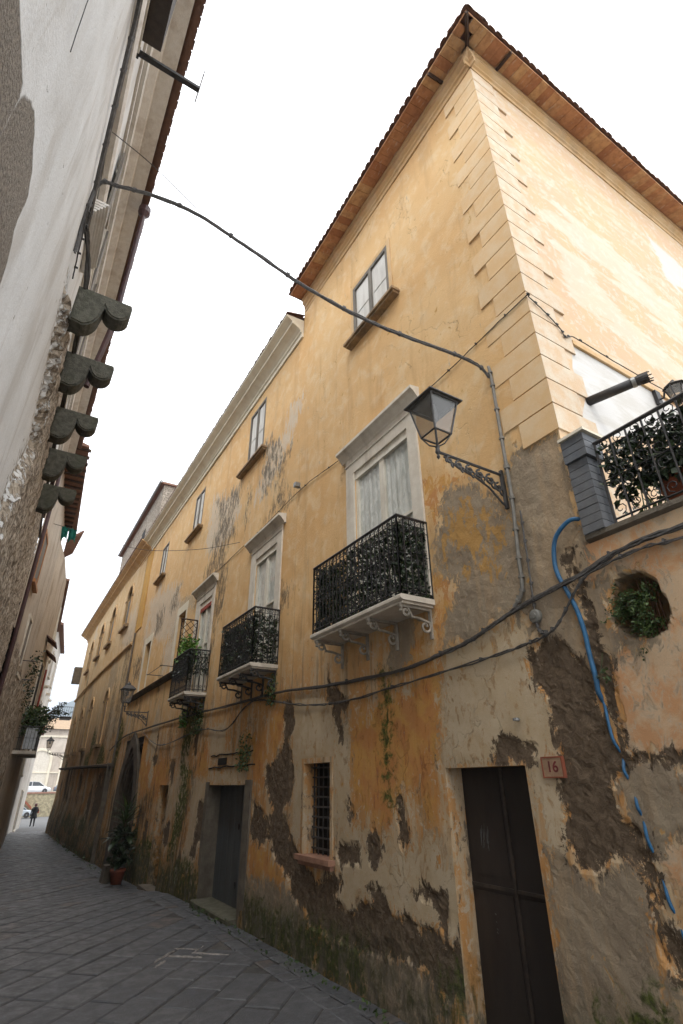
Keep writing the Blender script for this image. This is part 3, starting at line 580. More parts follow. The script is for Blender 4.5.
mb = MB(); mb.box(X0-.012, X0+.0, 5.17, 5.27, 9.95, 11.55); mb.box(X0-.012, X0, 6.52, 6.6, 9.95, 11.55); mb.box(X0-.012, X0, 5.27, 6.52, 11.45, 11.55); mb.build('frame', M['trim'], w)
# balcony door with stone surround
def french(parent, y0, y1, z0, z1, cas, cor, depth=.07, blind=True, red=False):
    """y0..y1 z0..z1 opening; cas = outer casing y, cor = cornice y"""
    s = MB(); a, b = cas; zt = z1+.34
    s.box(X0-.035, X0-.001, a, y0+.004, z0, zt); s.box(X0-.035, X0-.001, y1-.004, b, z0, zt); s.box(X0-.034, X0-.001, y0+.004, y1-.004, z1, zt)
    s.box(X0-.05, X0-.034, a-.01, b+.01, z1+.20, z1+.225)
    pr = [(X0, zt), (X0-.04, zt), (X0-.06, zt+.04), (X0-.13, zt+.12), (X0-.18, zt+.15), (X0-.18, zt+.20), (X0, zt+.23)]
    s.prism(pr, 1, cor[0], cor[1])
    d = s.build('balcony_door', M['stone'], parent)
    xx = X0+depth; f = MB(); t = .07; ym = y0+(y1-y0)*.5
    for p in ((y0, y0+t, z0, z1), (y1-t, y1, z0, z1), (y0+t, y1-t, z1-t-.02, z1), (ym-.06, ym+.06, z0, z1-t), (y0+t, y1-t, z0, z0+.5)): f.box(xx-.05, xx+.02, *p)
    for zz_ in (z0+1.35,): f.box(xx-.045, xx+.015, y0+t, y1-t, zz_, zz_+.045)
    if blind: f.box(X0+.0, X0+.06, y0, y1, z1-.14, z1-.001)
    f.build('frame', M['frame'], d)
    for a_, b_ in ((y0+t, ym-.06), (ym+.06, y1-t)): g = MB(); g.quad((xx-.015, a_, z0+.5), (xx-.015, a_, z1-t), (xx-.015, b_, z1-t), (xx-.015, b_, z0+.5)); g.build('pane', M['glass'], d)
    c = MB(); n = 40
    for i in range(n):
        ya = y0+t+(y1-y0-2*t)*i/n; yb = y0+t+(y1-y0-2*t)*(i+1)/n; k1 = .012*math.sin(i*1.7); k2 = .012*math.sin((i+1)*1.7)
        c.quad((xx+.004+k1, ya, z0), (xx+.004+k1, ya, z1), (xx+.004+k2, yb, z1), (xx+.004+k2, yb, z0))
    c.build('curtain', M['curtain'], d)
    if red:
        r_ = MB(); r_.box(X0-.005, X0+.03, y0+.02, y1-.02, z1-.26, z1-.15); r_.build('blind', M['red'], d)
    return d
french(tall, 5.08, 6.62, 4.1, 6.86, (4.86, 6.86), (4.74, 6.98))
# barred ground-floor window
y0, y1, z0, z1 = H_small
f = MB(); fr = .075
for p in ((y0-fr, y0, z0, z1+fr), (y1, y1+fr, z0, z1+fr), (y0, y1, z1, z1+fr)): f.box(X0-.02, X0+.01, *p)
bw = f.build('barred_window', M['reveal'], tall)
f = MB(); f.box(X0-.11, X0+.22, y0-.12, y1+.10, z0-.06, z0+.004); f.box(X0-.06, X0, y0-.08, y1+.06, z0-.12, z0-.06); f.build('sill', mat('pink_brick_sill', (.44,.24,.16), (.32,.17,.11), .85, 9, .5, .01, dirt=.4), bw)
g = MB()
for i in range(6):
    yy_ = y0+.05+(y1-y0-.1)*i/5; g.tube([(X0+.15, yy_, z0), (X0+.15, yy_, z1)], .011, 5)
for i in range(9):
    zz_ = z0+.08+(z1-z0-.14)*i/8; g.box(X0+.138, X0+.156, y0, y1, zz_-.012, zz_+.012)
g.build('grille', M['greyiron'], bw)
g = MB(); g.box(X0+.22, X0+.235, y0, y1, z0, z1); g.build('pane', M['dark'], bw)
# sheet-metal street door
dx_ = X0+.23; d = MB(); ys_ = 4.315
for a, b in ((3.80, ys_-.006), (ys_+.006, 4.915)):
    d.box(dx_, dx_+.04, a, b, -.14, 2.17)
    d.box(dx_-.008, dx_, a+.05, b-.05, -.04, 1.02); d.box(dx_-.008, dx_, a+.05, b-.05, 1.16, 2.06)
dd = d.build('street_door', M['door'], tall)
e = MB(); e.box(dx_-.02, dx_-.007, 3.82, ys_-.02, 1.055, 1.085); e.box(dx_-.02, dx_-.007, ys_+.02, 4.90, 1.055, 1.085); e.box(dx_-.016, dx_, ys_-.010, ys_+.022, -.1, 2.12); e.build('rail', mat('rubbed_door_edge', (.065,.05,.04), (.035,.028,.024), .5, 9), dd)
e = MB(); e.lathe([(.004, 0), (.022, .002), (.02, .02), (.008, .03)], (0, 0, 0), 10)
e.v = [(dx_-.018-p[2], 3.93+p[0], 1.10+p[1]) for p in e.v]; e.build('lock', M['greyiron'], dd)
e = MB()
for i in range(16):
    ya = 4.66+random.uniform(-.06, .06); za = 1.42+random.uniform(-.05, .05); e.tube([(dx_-.0095, ya, za), (dx_-.0095, ya+random.uniform(-.03, .0), za+random.uniform(.04, .16))], .0022, 3)
for i in range(5):
    ya = 4.62+random.uniform(-.03, .03); za = .78+random.uniform(-.08, .08); e.tube([(dx_-.0095, ya, za), (dx_-.0095, ya+.012, za+.012)], .0028, 3)
e.build('chalk_marks', mat('chalk', (.16,.16,.15), (.12,.12,.115), .9), dd)

# ------------------------------------------------------------------ balconies
def scroll_bracket(mb, y, z, x=X0, dep=.46, h=.38, r=.017):
    """S-scroll in a plane square to the wall"""
    pts = [(x-.015, z-h)]+spiral(x-.085, z-h+.05, .03, .07, 180, 520, 12)
    P = spiral(x-.10, z-h*.62, .02, .085, 0, 400, 14); Q = spiral(x-dep+.10, z-.085, .065, .018, 60, -330, 14)
    mb.tube([(a, y, b) for a, b in P], r, 5); mb.tube([(a, y, b) for a, b in Q], r, 5)
    mb.tube([(P[-1][0], y, P[-1][1]), (x-.20, y, z-h*.38), (x-dep*.62, y, z-.14), (Q[0][0], y, Q[0][1])], r*1.2, 5)
    mb.box(x-dep, x, y-.022, y+.022, z-.035, z-.001); mb.box(x-.03, x, y-.022, y+.022, z-h, z-.035)
    mb.lathe([(.01, -.10), (.028, -.085), (.018, -.06), (.032, -.035), (.03, 0)], (x-dep+.03, y, z), 8)
def railing(mb, pts, z0, z1, sp=.105, curl=True):
    """wrought-iron railing along a plan polyline"""
    for i in range(len(pts)-1):
        a = Vector(pts[i]); b = Vector(pts[i+1]); L = (b-a).length; d = (b-a)/L; nrm = Vector((-d.y, d.x))
        def pt(s, z, off=0): q_ = a+d*s+nrm*off; return (q_.x, q_.y, z)
        mb.tube([pt(-.01, z1), pt(L+.01, z1)], .02, 6); mb.tube([pt(0, z0+.06), pt(L, z0+.06)], .011, 4); mb.tube([pt(0, z1-.10), pt(L, z1-.10)], .007, 4); mb.tube([pt(0, z0+(z1-z0)*.52), pt(L, z0+(z1-z0)*.52)], .008, 4)
        n_ = max(1, round(L/sp)); s_ = L/n_
        for k in range(n_+1):
            mb.tube([pt(k*s_, z0), pt(k*s_, z1)], .0105 if k not in (0, n_) else .015, 5)
            if k < n_ and curl:
                c = (k+.5)*s_
                for zc, rr in ((z1-.05, s_*.36), (z0+(z1-z0)*.52+.075, s_*.42), (z0+(z1-z0)*.52-.075, s_*.42), (z0+.14, s_*.38), (z1-.19, s_*.38)):
                    sg = 1 if k % 2 else -1
                    mb.tube([pt(c+sg*u, zc+v) for u, v in spiral(0, 0, rr, rr*.25, -90, 330, 9)], .0052, 4, cap=False)
def leaves(mb, c, n, size=.035, flat=None, droop=.3):
    """n leaf blades at random in a box (x0,x1,y0,y1,z0,z1) or around points"""
    for _ in range(n):
        if callable(c): p = Vector(c())
        else: p = Vector((random.uniform(c[0], c[1]), random.uniform(c[2], c[3]), random.uniform(c[4], c[5])))
        s_ = size*random.uniform(.6, 1.4)
        d = Vector((random.gauss(0, 1), random.gauss(0, 1), random.gauss(-droop, .7))).normalized(); u = d.cross(Vector((random.gauss(0, 1), random.gauss(0, 1), random.gauss(0, 1)))).normalized(); w_ = d.cross(u)*.18
        a, b = p, p+d*s_*2; m_ = p+d*s_
        mb.add([a, m_+u*s_*.55+w_*s_, b, m_-u*s_*.55+w_*s_], [(0, 1, 2), (0, 2, 3)])
def balcony(parent, y0, y1, z, dep, nb, pale, ztop=5.13, gap=False):
    s = MB(); xo = X0-dep
    s.prism([(X0+.0, z-.07), (xo+.03, z-.07), (xo, z-.05), (xo, z-.012), (xo+.012, z), (X0, z)], 1, y0, y1)
    s.box(xo+.05, X0, y0+.04, y1-.04, z-.10, z-.07)
    b = s.build('balcony', M['stone'], parent)
    for i in range(nb):
        k = MB(); yy_ = y0+.10+(y1-y0-.2)*i/(nb-1); scroll_bracket(k, yy_, z-.10, dep=dep-.04); k.build('bracket', M['scroll'] if pale else M['greyiron'], b)
    r_ = MB(); e = .035
    railing(r_, [(X0, y0+e), (xo+e, y0+e), (xo+e, y1-e), (X0, y1-e)], z, ztop); r_.build('railing', M['iron'], b)
    return b
balcony(tall, 4.83, 7.17, 4.04, .54, 4, True)
def screen(name, label, box, n, size, loc, group=None, cat='ivy screen'):
    """leafy screen standing just inside a railing"""
    y0, y1, xo, z0, z1 = box; mb = MB()
    leaves(mb, (xo+.06, xo+.14, y0+.05, y1-.05, z0, z1), int(n*.66), size); leaves(mb, (xo+.05, X0-.02, y0+.05, y0+.12, z0, z1), int(n*.2), size); leaves(mb, (xo+.05, X0-.02, y1-.12, y1-.05, z0, z1), int(n*.14), size)
    return tag(mb.build(name, M['ivy'], loc=loc), label, cat, group)
screen('ivy_screen', 'dark artificial ivy screen behind the railing of the large balcony nearest the lantern', (4.83, 7.17, 3.78, 4.06, 5.06), 5600, .034, (3.85, 6, 4.04))

# ================================================================== MIDDLE HOUSE
mid = empty('balconied_house', (X0, 16, -.3), 'long ochre house with cream cornice, two ivy-screened balconies, grey gate and dark pointed portal', 'house')
H_gate = (10.72, 12.93, -.2, 1.97); H_n1 = (17.0, 17.86, 5.2, 7.12); H_n2 = (21.85, 22.8, 5.2, 7.12); H_niche = (16.42, 17.45, -.62, 1.97); H_portal = (20.45, 23.45, -.9, 3.5)
H_fr2 = (9.80, 11.02, 4.1, 6.76); H_fr3 = (14.2, 15.35, 4.15, 6.82); ups = [(11.15, 12.3, 10.02, 11.86, (10.85, 12.72)), (16.55, 17.65, 10.0, 11.6, (16.3, 18.0)), (21.35, 22.4, 9.8, 11.3, (21.1, 22.65))]
holes = [H_gate, H_n1, H_n2, H_niche, H_portal, H_fr2, H_fr3]+[u[:4] for u in ups]
def zs2(v): return .045 if v < 4.3 else .08
def blobs(kind, n, ya, yb, za, zb, w_, h_):
    out = []; rr = random.Random(kind+str(ya)+str(za))
    for _ in range(n):
        cy, cz = rr.uniform(ya, yb), rr.uniform(za, zb); a_, b_ = w_*rr.uniform(.5, 1.4), h_*rr.uniform(.4, 1.5)
        out.append((kind, [(cy+a_*rr.uniform(.55, 1.1)*math.cos(t_), cz+b_*rr.uniform(.6, 1.15)*math.sin(t_)) for t_ in [k*math.pi/5 for k in range(10)]]))
    return out
MIDX = blobs('cream', 12, 12.6, 25, 1.2, 4.8, .4, .7)+blobs('mold', 14, 13, 25, 0, 5.5, .25, 1.1)+blobs('bare', 8, 13, 25, .2, 3.6, .28, .5)+blobs('moss', 6, 13, 25, -.5, .6, .9, .4)+blobs('white', 4, 18, 25, 5.6, 9.5, .7, 1.3)
rough_wall('street_wall', mid, M['facade'], 8.87, 25.9, -1.1, 12.3, holes, data=FACADE_WEAR+MIDX, ystep=ystep, zstep=zs2, batter=.05)
for h, dp in [(H_gate, .30), (H_n1, .25), (H_n2, .25), (H_niche, .35), (H_fr2, .2), (H_fr3, .2), (H_portal, .9)]+[(u[:4], .1) for u in ups]:
    mb = MB(); reveal(mb, h, X0, dp); mb.build('reveal', M['cement'] if h is H_gate else M['reveal'] if dp < .8 else M['portal'], mid)
for h, dp in ((H_n1, .24), (H_n2, .24)):
    mb = MB(); mb.box(X0+dp, X0+dp+.02, h[0], h[1], h[2], h[3]); mb.build('dark_opening', M['dark'], mid)
# whitewashed frames of the narrow openings
for h in (H_n1, H_n2):
    f = MB(); f.box(X0-.012, X0+.004, h[0]-.16, h[0], h[2], h[3]+.28); f.box(X0-.012, X0+.004, h[1], h[1]+.30, h[2], h[3]+.28); f.box(X0-.012, X0+.004, h[0], h[1], h[3], h[3]+.28); f.build('opening_frame', M['cornice'], mid)
f = MB(); f.box(X0+.08, X0+.14, 21.85, 22.05, 5.2, 7.1); f.build('wooden_shutter', M['maroon'], mid)
for u in ups: shutter_window(mid, *u[:4], u[4])
french(mid, 9.80, 11.02, 4.1, 6.76, (9.56, 11.3), (9.44, 11.48)); french(mid, 14.2, 15.35, 4.15, 6.82, (14.02, 15.75), (13.9, 15.95), red=True)
balcony(mid, 9.5, 11.42, 4.04, .58, 4, False); b3 = balcony(mid, 13.88, 15.5, 4.09, .58, 3, False, ztop=5.16)
screen('ivy_screen', 'dark ivy screen filling the balcony railing between the large balcony and the trellised one', (9.5, 11.42, 3.72, 4.06, 5.02), 4600, .034, (3.85, 10.4, 4.04))
screen('ivy_screen', 'short ivy screen on the upper half of the trellised balcony railing', (13.88, 15.5, 3.72, 4.55, 5.12), 2200, .034, (3.85, 14.6, 4.09))
# cornice
def cornice(parent, y0, y1, z, dep, name='cornice', m='cornice', x=X0):
    pr = [(0, z-.08), (-.05, z-.08), (-.05, z+.04), (-.09, z+.06), (-.09, z+.12), (-.16, z+.18), (-.27, z+.24), (-.33, z+.26), (-.33, z+.32), (-.40, z+.36), (-dep, z+.42), (-dep, z+.47), (0, z+.50)]
    k = dep/.5; mb = MB(); mb.prism([(x+a*k if a > -dep else x-dep, b) for a, b in pr], 1, y0, y1); mb.build(name, M[m], parent)
cornice(mid, 8.88, 25.0, 12.25, .5)
tl = MB(); y = 8.9
while y < 25.1:
    barrel(tl, (X0-.505+random.uniform(-.012, .012), y, 12.74), (1, 0, 0), .5, r=.07, n=5, rise=.3); y += .17
tl.add([(X0-.52, 8.88, 12.725), (8.2, 8.88, 13.9), (8.2, 25.6, 13.9), (X0-.52, 25.2, 12.725), (12.6, 8.88, 12.7), (12.6, 25.6, 12.7)], [(0, 1, 2, 3), (1, 4, 5, 2)])
tl.add([(X0, 25.7, 12.3), (X0, 25.7, 12.72), (8.2, 25.7, 13.9), (12.6, 25.7, 12.7), (12.6, 25.7, 12.3)], [(0, 1, 2, 3, 4)])
tl.build('roof', M['tile'], mid)
mb = MB(); mb.box(X0-.03, X0-.001, 24.55, 25.85, 8.3, 12.2); mb.build('pilaster', mat('yellow_pilaster', (.62,.36,.08), (.55,.30,.07), .88, 3, .3, .005, dirt=.3, dirtcol=(.4,.25,.12)), mid)
mb = MB(); mb.prism([(X0, 5.02), (X0-.05, 5.02), (X0-.13, 5.10), (X0-.16, 5.16), (X0, 5.18)], 1, 16.1, 24.6); mb.build('ledge', M['portal'], mid)
mb = MB()
for ya in (17.2, 19.0): mb.tube([(X0, ya, 5.3), (X0-.55, ya, 5.3)], .014, 5)
mb.tube([(X0-.5, 17.1, 5.3), (X0-.5, 19.1, 5.3)], .01, 5); mb.build('iron_bars', M['greyiron'], mid)
mb = MB(); mb.tube([(X0-.07, 25.45, 8.2), (X0-.07, 25.42, 4), (X0-.08, 25.4, 2.2)], .045, 8); mb.build('rain_pipe', M['cement'], mid)
# gate
g = MB(); gx = X0+.275; nb_ = 13
for i in range(nb_):
    a = 10.73+(2.19)*i/nb_; g.box(gx-.004*(i % 2), gx+.04, a+.003, a+2.19/nb_-.003, -.22, 2.0)
gt = g.build('street_gate', M['gate'], mid)
g = MB()
for zc in (1.22, .25): g.tube([(gx-.03, 11.6+.02*math.cos(t_), zc+.05*math.sin(t_)) for t_ in [k*math.pi/5 for k in range(11)]], .009, 5)
g.build('pull_ring', M['iron'], gt)
g = MB(); g.box(X0-.034, X0+.01, 10.42, 10.72, -.3, 2.06); g.build('gate_surround', M['cement'], mid)
g = MB(); g.box(X0-.03, X0+.01, 12.93, 13.12, -.3, 2.03); g.build('gate_surround', M['cement'], mid)
g = MB(); g.prism([(X0-.18, -.4), (X0-.18, -.14), (X0-.16, -.12), (X0+.28, -.11), (X0+.28, -.4)], 1, 10.72, 12.95); g.build('gate_sill', mat('mossy_sill', (.10,.10,.06), (.16,.145,.11), .95, 7, .6, .015), mid)
mb = MB()
for za, ya, yb in ((2.32, 10.35, 13.1), (2.56, 10.5, 13.0)): mb.tube([(X0-.004, ya+(yb-ya)*k/14, za+random.uniform(-.02, .02)) for k in range(15)], .013, 4)
mb.box(X0-.006, X0+.02, 11.95, 12.5, 2.36, 2.50); mb.build('lintel_crack', M['dark'], mid)
# niche doorway
g = MB(); g.box(X0+.30, X0+.34, 16.42, 17.45, -.6, 1.97); g.build('side_door', mat('dark_plank_door', (.05,.035,.022), (.03,.022,.015), .8, 8, .4, .006, streak=True), mid)
mb = MB(); mb.box(X0-.22, X0+.12, 16.15, 17.5, -.75, -.40); mb.build('doorstep', M['cement'], mid)
# pointed portal: stone arch band, recessed tympanum and black doorway
def pointed(y0, y1, zs0, zsp, n=10):
    w_ = y1-y0; rr = w_*1.05; pts = [(y0, zs0), (y0, zsp)]
    c = y0+rr; a_end = math.degrees(math.acos((c-(y0+y1)/2)/rr))
    for i in range(1, n+1): a = R(180-a_end*i/n); pts.append((c+rr*math.cos(a), zsp+rr*math.sin(a)))
    c2 = y1-rr
    for i in range(1, n+1): a = R(a_end-a_end*i/n); pts.append((c2+rr*math.cos(a), zsp+rr*math.sin(a)))
    pts.append((y1, zs0)); return pts
def band(mb, P, Q, xa, xb):
    n = len(P)
    for i in range(n-1):
        mb.add([(xa, *P[i]), (xa, *P[i+1]), (xa, *Q[i+1]), (xa, *Q[i]), (xb, *P[i]), (xb, *P[i+1]), (xb, *Q[i+1]), (xb, *Q[i])], [(0, 3, 2, 1), (0, 1, 5, 4), (2, 3, 7, 6), (4, 5, 6, 7)])
def pscale(y0, y1, zt): 
    P = pointed(y0, y1, -.95, 1.25); zmx = max(p[1] for p in P); return [(a, b if b <= 1.25 else 1.25+(b-1.25)*(zt-1.25)/(zmx-1.25)) for a, b in P]
pt = MB(); O1 = pscale(20.15, 23.75, 3.72); I1 = pscale(20.75, 23.15, 3.25); I2 = pscale(21.05, 22.85, 2.85); I3 = pscale(21.25, 22.65, 2.6)
band(pt, O1, I1, X0-.07, X0+.02); band(pt, I1, I2, X0+.05, X0+.45); band(pt, pscale(20.75, 23.15, 3.26), pscale(20.9, 23.0, 3.05), X0+.0, X0+.2); band(pt, I2, I3, X0+.2, X0+.6)
for yc in (20.6, 23.3): pt.box(X0-.12, X0+.1, yc-.14, yc+.14, 1.15, 1.30)
po = pt.build('pointed_portal', M['portal'], mid)
mb = MB(); mb.box(X0+.55, X0+.6, 20.5, 23.4, -.9, 3.4); mb.build('doorway', M['dark'], po)

# ================================================================== FAR HOUSE
far = empty('arched_window_house', (X0, 36, -.7), 'far ochre palazzo with two rows of narrow arched windows and a mould-blackened foot', 'house')
def bow(y): return -.10*np.sin(np.clip((y-25.9)/20.1, 0, 1)*math.pi)
FAR_UP = blobs('cream', 12, 26, 46, 3.2, 8, .9, 1.0)+blobs('mold', 10, 26, 46, 3, 9, .4, 1.4)+blobs('mold', 6, 25.9, 27.5, 3, 8, .3, 1.3)+blobs('moss', 7, 25.9, 46, 2.8, 4.2, .8, .6)+blobs('white', 6, 26, 46, 8, 12, .9, .8)
FAR_LOW = blobs('cream', 16, 26, 46, -.2, 2.6, .6, .8)+blobs('bare', 16, 26, 46, -.8, 2.6, .5, .8)+blobs('mold', 14, 26, 46, -.5, 2.8, .4, 1.1)+blobs('moss', 14, 26, 46, -1.2, .5, 1.1, .4)+blobs('orange', 6, 26, 46, .5, 2.6, .5, .8)
upw = [(28.1, 29.5, 9.25, 11.5), (32.6, 34.0, 9.3, 11.5), (36.6, 38.0, 9.3, 11.4), (41.0, 42.4, 9.1, 11.2)]
low = [(29.7, 30.7, 3.75, 6.3), (34.6, 35.7, 3.8, 6.45), (38.6, 39.7, 3.8, 6.3), (42.4, 43.3, 3.8, 6.2)]
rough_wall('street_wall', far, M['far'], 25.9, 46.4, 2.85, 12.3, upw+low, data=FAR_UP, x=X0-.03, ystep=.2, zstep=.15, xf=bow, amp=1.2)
mb = MB(); mb.box(X0-.18, X0+.3, 25.80, 25.98, -1.4, 2.8); mb.build('leak_filler', M['cement'], far)  # filler box added to close the light leak at the seam with the middle house
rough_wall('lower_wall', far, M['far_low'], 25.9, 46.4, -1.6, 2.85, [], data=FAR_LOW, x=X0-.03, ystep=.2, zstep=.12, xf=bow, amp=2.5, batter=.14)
mb = MB(); mb.quad((X0-.03, 46.4, -1.6), (12, 46.4, -1.6), (12, 46.4, 12.3), (X0-.03, 46.4, 12.3)); mb.build('end_wall', M['reveal'], far)
cornice(far, 25.0, 46.75, 12.23, .58, m='trim')
tl = MB(); tl.add([(X0-.62, 25.2, 12.72), (8.2, 25.6, 13.9), (8.2, 46.6, 13.9), (X0-.62, 46.9, 12.72), (X0-.62, 25.2, 12.78), (X0-.62, 46.9, 12.78), (12, 25.6, 12.7), (12, 46.6, 12.7)], [(4, 1, 2, 5), (0, 4, 5, 3), (0, 3, 2, 1), (1, 6, 7, 2)]); tl.build('roof', M['tile'], far)
def ledge(y0, y1, za, zb, dep, nm, m):
    mb = MB(); n = 10
    for i in range(n):
        ya, yb = y0+(y1-y0)*i/n, y0+(y1-y0)*(i+1)/n; a = za+(zb-za)*i/n; b = za+(zb-za)*(i+1)/n; xa = X0-.03+float(bow(ya)); xb = X0-.03+float(bow(yb))
        mb.add([(xa+.05, ya, a-.12), (xa-dep, ya, a-.04), (xa-dep, ya, a+.03), (xa+.05, ya, a+.06), (xb+.05, yb, b-.12), (xb-dep, yb, b-.04), (xb-dep, yb, b+.03), (xb+.05, yb, b+.06)], [(0, 4, 5, 1), (1, 5, 6, 2), (2, 6, 7, 3), (0, 1, 2, 3), (4, 7, 6, 5)])
    mb.build(nm, M[m], far)
ledge(25.9, 46.4, 7.85, 7.65, .10, 'string_course', 'trim'); ledge(25.3, 46.5, 2.72, 3.05, .14, 'base_ledge', 'portal')
def arched(h, stilt=.0, deepm='dark'):
    y0, y1, z0, z1 = h; w_ = y1-y0; x_ = X0-.03+float(bow((y0+y1)/2)); zs_p = z1-w_/2; f = MB()
    P = [(y0, z0)]+[(a, b) for a, b in arc((y0+y1)/2, zs_p, w_/2, 180, 0, 10)]+[(y1, z0)]
    Q = [(y0-.14, z0)]+[(a, b) for a, b in arc((y0+y1)/2, zs_p, w_/2+.14, 180, 0, 10)]+[(y1+.14, z0)]
    band(f, Q, P, x_-.05, x_+.03)
    # wall between arch and the square hole
    m_ = len(P)//2
    for i in range(1, len(P)-2):
        zc = z1; f.add([(x_+.0, *P[i]), (x_+.0, *P[i+1]), (x_+.0, P[i+1][0], z1+.01), (x_+.0, P[i][0], z1+.01)], [(0, 3, 2, 1)])
    w = f.build('window', M['trim'], far)
    s = MB(); s.box(x_-.16, x_+.02, y0-.22, y1+.22, z0-.14, z0-.0); s.build('sill', M['sill'], w)
    for ya_ in (y0-.18, y1): s = MB(); s.box(x_-.07, x_+.02, ya_, ya_+.18, zs_p-.06, zs_p+.05); s.build('impost', M['sill'], w)
    s = MB(); s.box(x_+.06, x_+.1, y0, y1, z0, zs_p); s.build('shutter', M['greywood'], w)
    s = MB(); s.box(x_+.2, x_+.22, y0, y1, z0, z1); s.build('pane', M['dark'], w)
    s = MB(); reveal(s, h, x_, .2); s.build('frame', M['reveal'], w)
for h in upw+low: arched(h)
mb = MB(); mb.box(X0-.55, X0, 46.5, 47.2, 9.0, 10.2); mb.build('bay_box', M['cement'], far)
mb = MB()
for z_ in (6.6, 7.3):
    mb.tube([(X0-.0, 47.0, z_), (X0-.75, 47.0, z_)], .02, 4); mb.tube([(X0-.75, 47.0, z_), (X0-.75, 48.2, z_)], .02, 4)
for k in range(6): mb.tube([(X0-.15*k, 47.0, 6.6), (X0-.15*k, 47.0, 7.3)], .012, 4)
mb.box(X0-.75, X0, 47.0, 48.2, 6.45, 6.58); mb.build('small_balcony', M['greyiron'], far)

# house rising behind
beh = empty('grey_rear_house', (5, 29, 11), 'plain grey rendered house rising behind the ochre palazzo roof', 'house')
mb = MB(); mb.box(5.05, 11.5, 29.2, 42.4, 11.5, 18.3); mb.build('wall', M['left_b'], beh)
mb = MB(); mb.box(4.85, 11.7, 29.05, 42.6, 18.3, 18.42); mb.build('roof', M['tile'], beh)
mb = MB(); mb.tube([(4.80, 29.0, 18.4), (4.80, 42.6, 18.4)], .09, 8); mb.build('gutter', M['galv'], beh)
mb = MB(); mb.box(5.03, 5.10, 33.2, 34.2, 15.2, 17.0); mb.box(5.03, 5.1, 38.5, 39.4, 14.8, 16.3); mb.build('window', M['dark'], beh)
# ================================================================== TERRACE HOUSE (right, low)
ter = empty('terrace_house', (X0, 1, -.2), 'low house with peeling wall and a railed plant terrace on top', 'house')
rough_wall('street_wall', ter, M['facade'], -4.5, 2.65, -.6, 3.97, [], data=FACADE_WEAR, ystep=lambda v: .15 if v < .8 else .033, zstep=.035)
mb = MB(); mb.prism([(X0-.03, 3.972), (X0-.05, 3.985), (X0-.05, 4.03), (X0+.2, 4.035), (12.6, 4.035), (12.6, 3.90), (X0+.2, 3.9), (X0+.03, 3.95)], 1, -4.5, 2.62); mb.build('terrace_slab', M['cement'], ter)
pr_ = MB()
for k in range(12):
    z0 = 4.035+.085*k; o_ = .0 if k < 9 else .035; s_ = random.uniform(-.004, .004)
    pr_.box(X0-.06-o_+s_, X0+.16+o_, 2.40-o_, 2.615, z0, z0+.078)
pr_.box(X0-.05, X0+.15, 2.41, 2.612, 4.03, 5.05)
pi = pr_.build('brick_pier', M['greybrick'], ter)
mb = MB(); mb.box(X0-.12, X0+.23, 2.33, 2.622, 5.055, 5.085); mb.build('cap', M['cornice'], pi)
r_ = MB(); railing(r_, [(X0+.03, -1.6), (X0+.03, 2.34)], 4.04, 4.93, sp=.16); r_.build('railing', M['iron'], ter)
mb = MB()
for _ in range(1):
    leaves(mb, (X0+.06, X0+.22, -1.5, 2.32, 4.32, 4.88), 5200, .042); leaves(mb, (X0+.09, X0+.2, -1.5, 1.5, 4.06, 4.4), 1000, .04)
tag(mb.build('ivy_screen', M['ivy'], loc=(X0+.1, 0, 4.05)), 'ivy hedge woven behind the curled terrace railing beside the grey pier', 'ivy screen')
p = MB(); p.lathe([(.17, 0), (.25, .26), (.27, .27), (.27, .33), (.24, .33), (.22, .28), (.0, .27)], (X0+.42, 1.78, 4.04), 24); pp = empty('potted_plant', (X0+.42, 1.78, 4.04), 'wide terracotta pot with straggly green plant behind the terrace railing', 'potted plant')
p.build('pot', M['pot'], pp, smooth=True)
p = MB(); leaves(p, (X0+.12, X0+.65, 1.5, 2.1, 4.3, 4.62), 160, .04); p.build('foliage', M['leaf'], pp)
p = MB()
for k in range(6):
    a = random.uniform(0, 6.28); st = Vector((X0+.22, 2.12+random.uniform(-.1, .1), 4.05)); e = st+Vector((math.cos(a)*.12, math.sin(a)*.12, random.uniform(.2, .4))); p.tube([st, (st+e)/2+Vector((.02, .01, .03)), e], .006, 4)
leaves(p, (X0+.08, X0+.36, 1.95, 2.3, 4.15, 4.42), 45, .035)
tag(p.build('seedling', M['leaf'], loc=(X0+.2, 2.1, 4.04)), 'spindly light green seedling by the foot of the grey pier', 'plant')

# fittings on the return wall
def obj1(mb, name, m, loc, label, cat, group=None, smooth=False): return tag(mb.build(name, m, loc=loc, smooth=smooth), label, cat, group)
fl = empty('flue_pipe', (5.0, 2.63, 5.95), 'black stove flue sticking out of the whitewashed return wall', 'flue pipe')
mb = MB(); mb.tube([(5.02, 2.66, 5.96), (5.22, 2.12, 5.98)], .055, 14); mb.build('tube', M['iron'], fl, smooth=True)
mb = MB(); mb.tube([(5.19, 2.20, 5.977), (5.205, 2.16, 5.979)], .062, 14); mb.build('collar', M['galv'], fl)
mb = MB(); mb.tube([(5.21, 2.15, 5.98), (5.25, 2.04, 5.982)], .058, 14)
for k in range(8):
    a = k*math.pi/4; mb.tube([(5.22+.062*math.cos(a)*.9, 2.12, 5.98+.062*math.sin(a)), (5.26+.062*math.cos(a)*.9, 2.02, 5.982+.062*math.sin(a))], .008, 4)
mb.build('vent_cap', M['iron'], fl)

